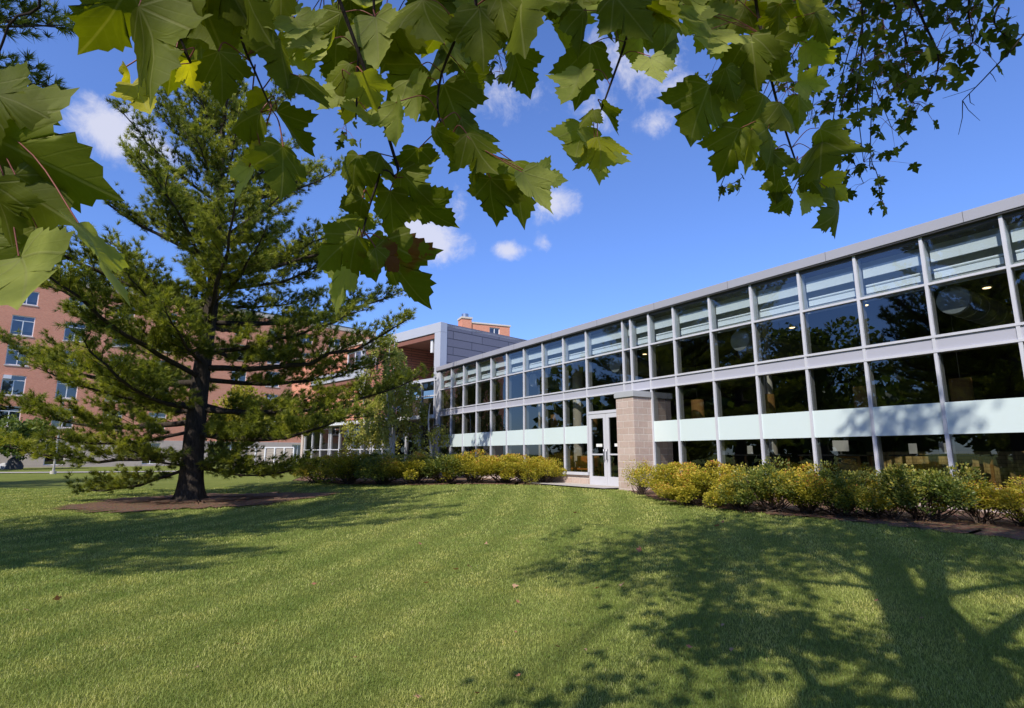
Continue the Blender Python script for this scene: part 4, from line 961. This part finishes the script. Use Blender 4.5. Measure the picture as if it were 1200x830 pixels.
def curve(pts, n=14):
    P = np.array(pts, float); m = len(P)
    if m < 3: return np.array([P[0] + (P[-1] - P[0]) * s for s in np.linspace(0, 1, n)])
    out = []
    Q = np.vstack([2 * P[0] - P[1], P, 2 * P[-1] - P[-2]])
    for i in range(m - 1):
        p0, p1, p2, p3 = Q[i:i + 4]
        for s in np.linspace(0, 1, max(3, n // (m - 1)), endpoint=False):
            out.append(.5 * ((2 * p1) + (-p0 + p2) * s + (2 * p0 - 5 * p1 + 4 * p2 - p3) * s * s + (-p0 + 3 * p1 - 3 * p2 + p3) * s ** 3))
    out.append(P[-1]); return np.array(out)
def limb(pts, r0, r1, name='branch', mat='barkmaple', seg=9):
    c = curve(pts); r_ = np.linspace(r0, r1, len(c)); o = MB(None, OFF).tube(c, r_, seg).build(name, M[mat], MA); return o, c
# overhead limbs, all above the frame
L1, c1 = limb([tz_(1.6), (.30, -.25, 1.95), (-.30, -.05, 1.9), (-1.0, .15, 1.7), (-1.5, .25, 1.45)], .085, .018)
L2, c2 = limb([tz_(2.0), (1.35, .6, 2.55), (1.75, 1.35, 2.75), (2.1, 2.1, 2.95)], .09, .02)
L3, c3 = limb([tz_(2.6), (1.1, .8, 3.6), (.6, 1.5, 3.6), (.2, 2.3, 3.3)], .075, .018)
L4, c4 = limb([tz_(3.4), (2.2, 1.6, 4.9), (3.2, 3.4, 5.4), (3.9, 5.0, 5.3)], .12, .03)
def nearest(cs, p):
    b = None
    for k, c in enumerate(cs):
        d = np.linalg.norm(c - p, axis=1); i = int(np.argmin(d))
        if b is None or d[i] < b[0]: b = (d[i], c[i], k)
    return b
VIEW = np.array([0, CP, SP])
def twig(pxs, root, r0=.006, r1=.0015, name='twig', cs=None, par=None):
    """a twig hanging into view; pxs are where its joints stand"""
    pts = [at(*p) for p in pxs]
    allc = [c1, c2, c3, c4] if cs is None else cs
    d, q, k = nearest(allc, pts[0])
    path = curve([q, (q + pts[0]) / 2 + np.array([0, 0, .10 * min(1, d)])] + pts, 20)
    o = MB(None, OFF).tube(path, np.linspace(r0, r1, len(path)), 7).build(name, M['barktwig'], par or [L1, L2, L3, L4][k])
    return o, path
# (base px, tip px, distance, colour, folded)  every leaf hangs from its twig by a petiole
G = []; near_pts = []
def group(tw, dist, leaves): G.append((tw, dist, leaves))
group([(30, -60, .80), (10, 30, .80), (-30, 130, .80)], .80, [((-30, 105), (62, 119), .2), ((-32, 150), (98, 215), .3), ((-34, 190), (92, 258), .25), ((-12, 215), (22, 290), .3), ((18, 205), (75, 243), .4), ((22, 300), (66, 372), .35), ((92, 262), (143, 352), .5), ((44, 268), (0, 330), .2)])
group([(190, -70, .78), (178, -20, .78), (168, 10, .78)], .78, [((163, 8), (200, 121), .15), ((150, -20), (118, 62), .1), ((225, -30), (262, 72), .2), ((205, -50), (232, 30), .15), ((282, -35), (300, 60), .12), ((250, -50), (285, 25), .1), ((330, -60), (325, 35), .15)])
group([(200, 20, 1.15), (215, 60, 1.15)], 1.15, [((148, 78), (160, 112), .97), ((156, 100), (182, 140), .96), ((221, 70), (226, 101), .94)])
group([(268, -60, 1.1), (282, 40, 1.1), (298, 82, 1.1), (318, 128, 1.1)], 1.1, [((256, 60), (268, 120), .2), ((328, 46), (336, 118), .2), ((332, 172), (331, 238), .15), ((325, 131), (356, 188), .2), ((305, 131), (262, 152), .3), ((305, 172), (275, 186), .97), ((296, 105), (318, 128), .95), ((292, 196), (285, 236), .6), ((345, 20), (372, 62), .4), ((298, 20), (290, 70), .2), ((352, 90), (380, 130), .3)])
group([(424, -60, 1.3), (420, 60, 1.3), (417, 140, 1.3)], 1.3, [((400, 15), (385, 70), .3), ((440, 20), (455, 85), .35), ((467, 20), (448, 86), .2), ((410, 75), (395, 120), .3), ((425, 85), (440, 130), .4), ((392, 45), (372, 88), .5), ((420, 110), (412, 152), .95), ((430, 130), (433, 165), .4), ((405, 100), (380, 140), .3)])
group([(548, -60, 1.3), (538, 30, 1.3), (518, 85, 1.3), (513, 130, 1.3), (526, 168, 1.3)], 1.3, [((494, 76), (455, 120), .25), ((464, 120), (472, 168), .45), ((562, 8), (569, 76), .15), ((609, -8), (618, 60), .2), ((585, -10), (594, 45), .2), ((520, 98), (545, 162), .2), ((548, 158), (578, 208), .3), ((575, 209), (577, 270), .15), ((602, 190), (611, 250), .35), ((612, 202), (642, 256), .55), ((625, 205), (660, 216), .45), ((491, 174), (494, 221), .2), ((510, 150), (530, 192), .25), ((520, 20), (500, 75), .2), ((495, 0), (505, 50), .3), ((540, 140), (585, 168), .35), ((562, 190), (550, 220), .3), ((545, 85), (570, 125), .3), ((480, 95), (500, 140), .25)])
group([(452, 150, 1.32), (446, 200, 1.32), (432, 245, 1.32), (424, 278, 1.32)], 1.32, [((420, 182), (403, 238), .2), ((445, 180), (470, 222), .25), ((488, 232), (528, 276), .2), ((457, 224), (461, 292), .3), ((423, 250), (404, 282), .5), ((418, 276), (362, 312), .45), ((412, 300), (389, 368), .5), ((432, 280), (440, 334), .3), ((450, 282), (477, 364), .2), ((440, 290), (472, 318), .25), ((425, 232), (392, 248), .3), ((437, 205), (425, 240), .94), ((470, 200), (500, 240), .3)])
group([(752, -60, 1.5), (738, 30, 1.5), (715, 100, 1.5), (702, 135, 1.5)], 1.5, [((684, 12), (680, 76), .15), ((692, 52), (689, 126), .2), ((681, 84), (661, 130), .5), ((684, 150), (666, 203), .2), ((697, 163), (691, 213), .4), ((704, 122), (726, 160), .25), ((695, 128), (680, 152), .5), ((762, 66), (768, 110), .55), ((748, 46), (745, 82), .5), ((720, -5), (762, 42), .3), ((775, 10), (792, 52), .35), ((655, -18), (655, 30), .4), ((670, -10), (668, 38), .3), ((740, 10), (720, 50), .3), ((790, 48), (760, 66), .5), ((700, 10), (712, 55), .2), ((700, 160), (712, 190), .9), ((725, 45), (735, 78), .45)])
group([(885, -60, 1.8), (893, 40, 1.8), (908, 110, 1.8), (922, 158, 1.8), (938, 205, 1.8)], 1.8, [((834, 34), (819, 79), .5), ((825, 14), (849, 69), .35), ((830, 100), (802, 171), .25), ((852, 108), (840, 157), .5), ((868, 150), (841, 207), .3), ((880, 152), (873, 202), .5), ((905, 178), (908, 218), .2), ((913, 208), (905, 240), .2), ((960, 150), (994, 161), .5), ((965, 168), (955, 207), .2), ((985, 236), (978, 276), .2), ((945, 224), (937, 260), .55), ((925, 232), (907, 254), .3), ((935, 190), (925, 210), .5), ((945, 50), (961, 80), .4), ((935, 96), (971, 98), .55), ((935, 112), (946, 147), .5), ((963, 210), (999, 230), .95), ((905, 45), (926, 80), .35), ((880, 40), (885, 102), .2), ((868, 68), (855, 92), .55), ((880, 0), (891, 34), .95), ((935, 0), (946, 36), .94), ((915, 5), (910, 50), .2), ((860, 5), (862, 50), .3), ((840, -10), (820, 30), .4), ((800, 5), (806, 45), .5), ((895, 110), (882, 150), .25), ((915, 120), (930, 160), .2), ((850, 80), (868, 120), .3), ((900, 150), (918, 186), .3), ((890, 75), (868, 108), .3), ((955, 178), (975, 208), .3), ((945, 205), (965, 228), .2), ((955, 15), (975, 50), .3)])
# fill along the top of the frame
fill = []
for k in range(150):
    x = gm.uniform(125, 960)
    if 628 < x < 648 or (x > 650 and gm.random() < .45): continue
    lo = 62 if 190 < x < 610 else (8 if x < 800 else 22)
    y = gm.uniform(-60, lo) - (35 if x < 190 else 0); fill.append(((x, y), (x + gm.normal(0, 20), y + gm.uniform(34, 58)), float(gm.choice([.1, .15, .2, .25, .3, .4, .5, .93]))))
for j, (tw_, ds_) in enumerate([([(200, -90, 1.3), (260, -60, 1.3), (330, -40, 1.3)], 1.3), ([(360, -90, 1.5), (430, -60, 1.5), (520, -20, 1.5)], 1.5), ([(560, -90, 1.6), (620, -60, 1.6), (760, -50, 1.6)], 1.6), ([(800, -90, 1.9), (850, -50, 1.9), (940, -30, 1.9)], 1.9)]):
    x0_, x1_ = [(0, 330), (330, 560), (560, 800), (800, 1200)][j]
    group(tw_, ds_, [l for l in fill if x0_ <= l[0][0] < x1_])
for tw, dist, leaves in G:
    kd = 1.0 if dist < 1.05 else .74
    tw = [(a_, b_, c_ * kd) for a_, b_, c_ in tw]; dist *= kd
    o, path = twig(tw, None, .0042 * dist, .0014 * dist)
    LV = Leaves(LT)
    px_, py_, dp_ = project(path)
    for (bx, by), (tx, ty), cv in leaves:
        dd = dist * gm.uniform(.94, 1.06)
        B = at(bx, by, dd); Tp = at(tx, ty, dd * (1 + gm.normal(0, .03)))
        ax = Tp - B; L = np.linalg.norm(ax) / 1.06 * gm.uniform(.98, 1.05)
        L = min(L, .19); near_pts.append(B)
        side = gm.random()
        nrm = -VIEW * (1 if side < .30 + .5 * (cv < .35) else -1) + gm.normal(0, .50, 3) + np.array([0, 0, -.2])
        wd = gm.uniform(.86, 1.12)
        LV.add(B - OFF, ax, nrm, L, float(np.clip(cv + gm.normal(0, .05), 0, 1)) if cv < .9 else cv, gm, wd, gm.uniform(.05, .65), gm.uniform(-.05, .40))
        d = np.linalg.norm(path - B, axis=1); i = int(np.argmin(d + .25 * np.maximum(0, (path[:, 2] < B[2] - .03) * 1.0)))
        if d[i] < .28:
            q = path[i]; mid = (q + B) / 2 + np.array([gm.normal(0, .008), gm.normal(0, .008), .015])
            LV.stalk(curve([q, mid, B], 8), .0011)
        else:
            q = B - ax / np.linalg.norm(ax) * .06 + np.array([0, 0, .04]); LV.stalk(curve([q + np.array([0, 0, .10]), q, B], 8), .0011)
    link('leaves', LV.mesh('maple_leaves'), [M['maple'], M['petiole']], o)
# farther drooping limbs of the same tree, upper right, with small looking leaves
far_groups = [
    ([(1012, -40, 5.2), (1010, 60, 5.2), (1004, 110, 5.2), (1012, 190, 5.2)], 34, .35), ([(1010, 40, 5.4), (1025, 100, 5.4), (1045, 150, 5.4)], 22, .3), ([(985, -40, 5.6), (940, 40, 5.8), (880, 80, 6), (830, 95, 6.2)], 62, .34),
    ([(1020, 170, 5.2), (1028, 205, 5.2), (1032, 236, 5.2)], 13, .13), ([(1000, 80, 5.0), (985, 130, 5.0), (990, 180, 5.0)], 26, .3), ([(960, -20, 5.6), (960, 60, 5.6), (950, 140, 5.6)], 40, .4), ([(975, 150, 5.2), (1000, 190, 5.2), (1012, 215, 5.2)], 14, .15),
    ([(1060, -40, 3.6), (1080, 20, 3.6), (1100, 70, 3.6), (1085, 120, 3.6)], 26, .30), ([(1040, -40, 4.0), (1060, 40, 4.0), (1075, 100, 4.0)], 30, .32), ([(1140, -40, 3.4), (1135, 10, 3.4), (1140, 50, 3.4)], 20, .24), ([(1190, -40, 3.4), (1165, 20, 3.4), (1180, 45, 3.4)], 10, .14), ([(1075, -40, 3.7), (1125, -5, 3.7), (1105, 30, 3.7)], 24, .28),
    ([(1060, 60, 4.4), (1068, 115, 4.4), (1078, 122, 4.4)], 14, .18), ([(850, 205, 5.6), (858, 215, 5.6), (870, 208, 5.6)], 7, .10), ([(1035, 0, 4.6), (1040, 60, 4.6), (1050, 100, 4.6)], 34, .3), ([(905, -30, 5.9), (915, 40, 5.9), (925, 120, 5.9)], 44, .42), ([(985, -30, 4.8), (1005, 0, 4.8), (1040, 10, 4.8)], 40, .32)]
far_groups += [([(420, -40, 5.5), (405, 30, 5.5), (412, 80, 5.5)], 30, .26), ([(560, -40, 5.0), (575, 30, 5.0), (590, 85, 5.0)], 34, .26), ([(540, 40, 5.2), (550, 70, 5.2), (560, 85, 5.2)], 16, .18), ([(610, 20, 5.2), (605, 60, 5.2), (598, 95, 5.2)], 12, .14), ([(400, 60, 5.6), (404, 130, 5.6), (407, 165, 5.6)], 10, .10), ([(810, -30, 5.4), (830, -10, 5.4), (850, 10, 5.4)], 20, .25)]
for pts_, n_, sp_ in far_groups:
    cs_ = None
    inframe = pts_[0][1] > -10
    o, path = twig(pts_, None, .016 if not inframe else .006, .003)
    LV = Leaves(ST)
    vis = path[len(path) // 4:]
    for k in range(int(n_ * 1.9)):
        p = vis[gm.integers(0, len(vis))]; B = p + gm.normal(0, sp_ * .42, 3) * np.array([1, 1, .7]) + np.array([0, 0, -.03])
        ax = np.array([gm.normal(0, .5), gm.normal(0, .5), -1.0]); nr = gm.normal(0, 1, 3) + -VIEW * .5
        L = gm.uniform(.065, .105)
        LV.add(B - OFF, ax, nr, L, float(np.clip(gm.beta(2, 3), 0, .92)), gm, gm.uniform(.8, 1.1), gm.uniform(0, .5), gm.uniform(0, .4))
        LV.stalk([p, (p + B) / 2 + np.array([0, 0, .02]), B], [.0028, .0018, .0012])
    link('leaves', LV.mesh('maple_leaves_far'), [M['maple_far'], M['petiole']], o)
bt, bp = twig([(1235, -20, 2.6), (1200, 40, 2.6), (1160, 85, 2.6), (1128, 118, 2.6)], None, .007, .0018, 'bare_twig')
sd_ = MB(None, OFF)
for k in range(9):
    i = gm.integers(len(bp) // 2, len(bp)); p = bp[i]; e = p + np.array([gm.normal(0, .07), gm.normal(0, .07), gm.uniform(-.14, .08)]); sd_.tube([p, (p + e) / 2 + gm.normal(0, .01, 3), e], [.002, .0016, .001], 4, False)
sd_.build('spur', M['barktwig'], bt)
# crown above and behind the frame: leaves that shade the lawn
sh = [gpt(*p)[:2] for p in [(622, 661), (700, 636), (780, 616), (870, 602), (960, 607), (1060, 613), (1200, 626)]] + [np.array([15.5, 10.5]), np.array([9.0, 5.6])] + [gpt(*p)[:2] for p in [(1200, 690), (1120, 664), (1060, 664), (1000, 668), (940, 690), (860, 694), (760, 688), (690, 672)]]
sh = np.array(sh)
def inside(P, poly):
    x, y = P; c = False; n = len(poly); j = n - 1
    for i in range(n):
        if (poly[i, 1] > y) != (poly[j, 1] > y) and x < (poly[j, 0] - poly[i, 0]) * (y - poly[i, 1]) / (poly[j, 1] - poly[i, 1]) + poly[i, 0]: c = not c
        j = i
    return c
TAN = math.tan(SUN_EL); CL = []
SUN3 = np.append(SUN_AZ, TAN); SUN3 /= np.linalg.norm(SUN3); NEAR = np.array(near_pts)
def shades(P):                       # leave light gaps so that the sun reaches most of the hanging twigs
    v = P - NEAR; al = v @ SUN3; pr = np.linalg.norm(v - al[:, None] * SUN3, axis=1)
    return bool(((al > 0) & (pr < .55)).any()) and gm.random() < .85
tries = 0
while len(CL) < 270 and tries < 30000:
    tries += 1
    S = np.array([gm.uniform(sh[:, 0].min(), sh[:, 0].max()), gm.uniform(sh[:, 1].min(), sh[:, 1].max())])
    if not inside(S, sh): continue
    aS = (S - MT) @ (-SUN_AZ)
    z = TAN * (aS - gm.uniform(-4.4, 5.0))
    if z < 3.4 or z > 16: continue
    P = np.array([*(S + SUN_AZ * z / TAN), z + float(gz(*S))])
    x_, y_, d_ = project(P)
    if d_[0] > .2 and -150 < x_[0] < 1350 and -130 < y_[0] < 900: continue
    if np.hypot(P[0] - MT[0], P[1] - MT[1]) > 7.5: continue
    if shades(P): continue
    CL.append(P)
for p_, w_, n_ in [((895, 732), .85, 17), ((1180, 765), .5, 6), ((705, 822), .35, 3)]:
    for k in range(n_):
        S = gpt(p_[0] + gm.normal(0, 45 * w_), p_[1] + gm.normal(0, 18 * w_))[:2]; z = gm.uniform(3.9, 4.8)
        P = np.array([*(S + SUN_AZ * z / TAN), z - 1.5]); x_, y_, d_ = project(P)
        if d_[0] > .2 and y_[0] > -110: continue
        CL.append(P)
for k in range(62):                 # extra unseen leaf clusters, added to dapple the hanging twigs with shade
    S = np.array([gm.uniform(-2.2, 3.4), gm.uniform(-1.0, 1.7)]); z = gm.uniform(5.2, 9.0)
    P = np.array([*(S + SUN_AZ * z / TAN), z - 1.5]); x_, y_, d_ = project(P)
    if d_[0] > .2 and y_[0] > -130: continue
    CL.append(P)
bl = []
for (px_, py_), z in zip([(1082, 822), (1020, 818), (965, 806), (935, 775), (900, 740), (860, 735)], (4.3, 4.35, 4.4, 4.5, 4.6, 4.7)):
    S = gpt(px_, py_)[:2]; bl.append(np.array([*(S + SUN_AZ * z / TAN), z - 1.5]))
limb([tz_(2.9)] + bl[1:], .07, .02)
for k in range(12):
    u_ = gm.uniform(4.3, 6.3); S = np.append(fac(u_), gm.uniform(.25, .95)); q_ = gm.uniform(10.5, 13.5)
    P = S + np.append(SUN_AZ, TAN) * q_; x_, y_, d_ = project(P)
    if d_[0] > .2 and y_[0] > -90: continue
    CL.append(P)
CL = np.array(CL); print('crown clusters', len(CL))
LV = Leaves(ST); tw = MB(None, OFF)
allc = [c1, c2, c3, c4]
mains = []
for k in range(11):
    a = k * 2.4 + .3; z0 = 3.2 + .35 * k; L = gm.uniform(2.6, 4.4) * (1 - .04 * k)
    p0 = tz_(z0); e = p0 + np.array([math.cos(a) * L, math.sin(a) * L, gm.uniform(1.0, 2.6)])
    x_, y_, d_ = project(np.array([p0 * .5 + e * .5, e]))
    if ((d_ > .2) & (y_ > -60) & (x_ > -100) & (x_ < 1300)).any(): continue
    sx_ = (e[:2] - SUN_AZ * (e[2] + 1.5) / TAN)
    if not inside(sx_, sh) and sx_[1] > 2.4: continue
    o, c = limb([p0, p0 * .55 + e * .45 + np.array([0, 0, .35]), e], .10 - .005 * k, .02); mains.append(c)
tg = mains + [np.array([tz_(z) for z in np.linspace(3, 8, 12)])]
for P in CL:
    d, q, k = nearest(tg, P)
    mid = (P + q) / 2 + np.array([gm.normal(0, .2), gm.normal(0, .2), .25])
    x_, y_, d_ = project(mid)
    if not (d_[0] > .2 and y_[0] > -30): tw.tube(curve([q, mid, P], 8), np.linspace(.016, .005, len(curve([q, mid, P], 8))), 5, False)
    for j in range(40):
        B = P + gm.normal(0, .30, 3) * np.array([1, 1, .55]); LV.add(B - OFF, np.array([gm.normal(0, .8), gm.normal(0, .8), -.6]), np.array([gm.normal(0, .5), gm.normal(0, .5), 1.0]), gm.uniform(.09, .14), float(gm.beta(2, 3) * .9), gm, 1, .2, .2)
tw.build('upper_branches', M['barkmaple'], MA); link('crown', LV.mesh('maple_crown'), M['maple_far'], MA)

# ------------------------------------------------------------------ fallen leaves on the lawn
FLp = [(688, 768), (810, 767), (700, 695), (728, 690), (1022, 710), (1082, 732), (842, 738), (68, 709), (328, 734), (30, 720), (500, 688), (532, 672), (570, 641), (606, 748), (656, 766), (857, 768), (278, 762), (415, 778), (495, 825), (605, 800), (560, 822), (494, 824), (750, 648), (842, 620), (600, 690), (675, 604), (845, 616), (548, 668), (605, 712), (490, 640), (230, 790), (370, 690)]
L0 = Leaves(ST); L0.add(np.zeros(3), np.array([0, 1.0, .1]), np.array([0, 0, 1.0]), 1.0, .4, gm, 1, -.35, -.25); fme = L0.mesh('fallen_leaf')
L0 = Leaves(ST); L0.add(np.zeros(3), np.array([0, 1.0, .1]), np.array([0, 0, 1.0]), 1.0, .85, gm, .9, .4, -.4); fme2 = L0.mesh('fallen_leaf')
for m_ in (fme, fme2): m_.materials.append(M['fallen'])
for k, (x, y) in enumerate(FLp):
    P = gpt(x + gm.normal(0, 2), y); o = bpy.data.objects.new('fallen_leaf', fme if k % 3 else fme2); col.objects.link(o)
    s_ = gm.uniform(.026, .04) if P[1] < 6 else gm.uniform(.05, .075)
    o.location = (P[0], P[1], P[2] + .045); o.scale = (s_,) * 3; o.rotation_euler = (gm.normal(0, .35), gm.normal(0, .35), gm.uniform(0, 6.28))
    tag(o, 'small reddish fallen leaf lying on the mown lawn', 'leaf', 'fallen leaves on the lawn')

# ------------------------------------------------------------------ sky, sun, camera
w = bpy.data.worlds.new('World'); scene.world = w; w.use_nodes = True
nt = w.node_tree; nt.nodes.clear()
out = nt.nodes.new('ShaderNodeOutputWorld'); bg = nt.nodes.new('ShaderNodeBackground')
sky = nt.nodes.new('ShaderNodeTexSky'); sky.sky_type = 'NISHITA'; sky.sun_disc = False; sky.sun_elevation = SUN_EL
sky.sun_rotation = math.atan2(SUN_AZ[0], SUN_AZ[1]); sky.air_density = 1.0; sky.dust_density = .25; sky.ozone_density = 2.2
tc = N(nt, 'TexCoord'); V0 = tc.outputs['Generated']
hs = N(nt, 'HueSaturation', Saturation=1.12, Value=1.0); nt.links.new(sky.outputs[0], hs.inputs['Color'])
sz = N(nt, 'SeparateXYZ'); nt.links.new(V0, sz.inputs[0])
hz = N(nt, 'MapRange'); nt.links.new(sz.outputs[2], hz.inputs[0]); hz.inputs[1].default_value = .0; hz.inputs[2].default_value = .5
skyc = mixc(nt, 1.0, hs.outputs[0], mixc(nt, hz.outputs[0], (.80, 1.04, 1.62), (1.50, 1.50, 2.02)), 'MULTIPLY')
cl = None
def cloud(px, py, rx, ry, amt, tilt=0):
    """soft cloud round a direction: angular ellipse broken up by noise"""
    global cl
    d = ray(px, py); d /= np.linalg.norm(d); rt = np.cross(d, ZV); rt /= np.linalg.norm(rt); up = np.cross(rt, d)
    c_, s_ = math.cos(tilt), math.sin(tilt); e1 = (rt * c_ + up * s_) / (rx / F_PX * 1.0); e2 = (up * c_ - rt * s_) / (ry / F_PX)
    def dot(v):
        n = N(nt, 'VectorMath'); n.operation = 'DOT_PRODUCT'; nt.links.new(V0, n.inputs[0]); n.inputs[1].default_value = tuple(v); return n.outputs['Value']
    a = dot(e1); b = dot(e2); f = dot(d)
    r2_ = math_(nt, 'ADD', math_(nt, 'MULTIPLY', a, a), math_(nt, 'MULTIPLY', b, b))
    k = math_(nt, 'SUBTRACT', 1.0, math_(nt, 'SQRT', r2_), True); k = math_(nt, 'MULTIPLY', k, math_(nt, 'GREATER_THAN', f, 0.0))
    k = math_(nt, 'MULTIPLY', k, amt); cl = k if cl is None else math_(nt, 'MAXIMUM', cl, k)
for c in [(145, 162, 85, 42, .98, -.25), (598, 108, 95, 55, .55), (735, 75, 110, 70, .68), (768, 145, 40, 26, .75), (700, 130, 70, 50, .6), (500, 280, 95, 48, 1.02, -.15), (595, 294, 34, 20, .95), (650, 240, 50, 36, .9), (638, 283, 22, 22, .55), (800, 105, 60, 30, .7), (530, 250, 60, 50, .5), (900, 100, 120, 40, .35)]:
    cloud(*c)
n1 = noise(nt, 12, 9, .66, V0, .6); n2 = noise(nt, 40, 8, .7, V0, .5)
nn = math_(nt, 'ADD', math_(nt, 'MULTIPLY', n1, 1.0), math_(nt, 'MULTIPLY', n2, .55))
k = math_(nt, 'SUBTRACT', math_(nt, 'ADD', math_(nt, 'MULTIPLY', cl, 1.0), nn), 1.06)
mr_ = N(nt, 'MapRange'); mr_.interpolation_type = 'SMOOTHSTEP'; nt.links.new(k, mr_.inputs[0]); mr_.inputs[1].default_value = 0; mr_.inputs[2].default_value = .55; mr_.inputs[3].default_value = 0; mr_.inputs[4].default_value = .8
cmask = math_(nt, 'MULTIPLY', mr_.outputs[0], math_(nt, 'GREATER_THAN', cl, .001))
zd = N(nt, 'MapRange'); nt.links.new(sz.outputs[2], zd.inputs[0]); zd.inputs[1].default_value = .68; zd.inputs[2].default_value = .9; zd.inputs[3].default_value = 1; zd.inputs[4].default_value = .55
skyc = mixc(nt, 1.0, skyc, zd.outputs[0], 'MULTIPLY')
final = mixc(nt, cmask, skyc, (7.0, 7.0, 7.9))
nt.links.new(final, bg.inputs[0]); bg.inputs[1].default_value = .115; nt.links.new(bg.outputs[0], out.inputs[0])

sl = bpy.data.lights.new('sun', 'SUN'); sl.energy = 5.0; sl.angle = R(.53); sl.color = (1.0, .94, .84)
so = bpy.data.objects.new('sun', sl); col.objects.link(so)
sdir = Vector((SUN_AZ[0] * math.cos(SUN_EL), SUN_AZ[1] * math.cos(SUN_EL), math.sin(SUN_EL)))
so.rotation_euler = sdir.to_track_quat('Z', 'Y').to_euler(); so.location = sdir * 60

cam = bpy.data.cameras.new('camera'); co = bpy.data.objects.new('camera', cam); col.objects.link(co)
cam.sensor_width = 36; cam.lens = 36 * F_PX / 1200; cam.clip_start = .05; cam.clip_end = 8000
co.location = (0, 0, 0); co.rotation_euler = (R(90) + PITCH, 0, 0); scene.camera = co
scene.view_settings.view_transform = 'Standard'; scene.view_settings.look = 'None'; scene.view_settings.exposure = 0
scene.render.engine = 'CYCLES'; scene.cycles.max_bounces = 7; scene.cycles.transparent_max_bounces = 24; scene.cycles.use_denoising = True
scene.cycles.diffuse_bounces = 3; scene.cycles.glossy_bounces = 3
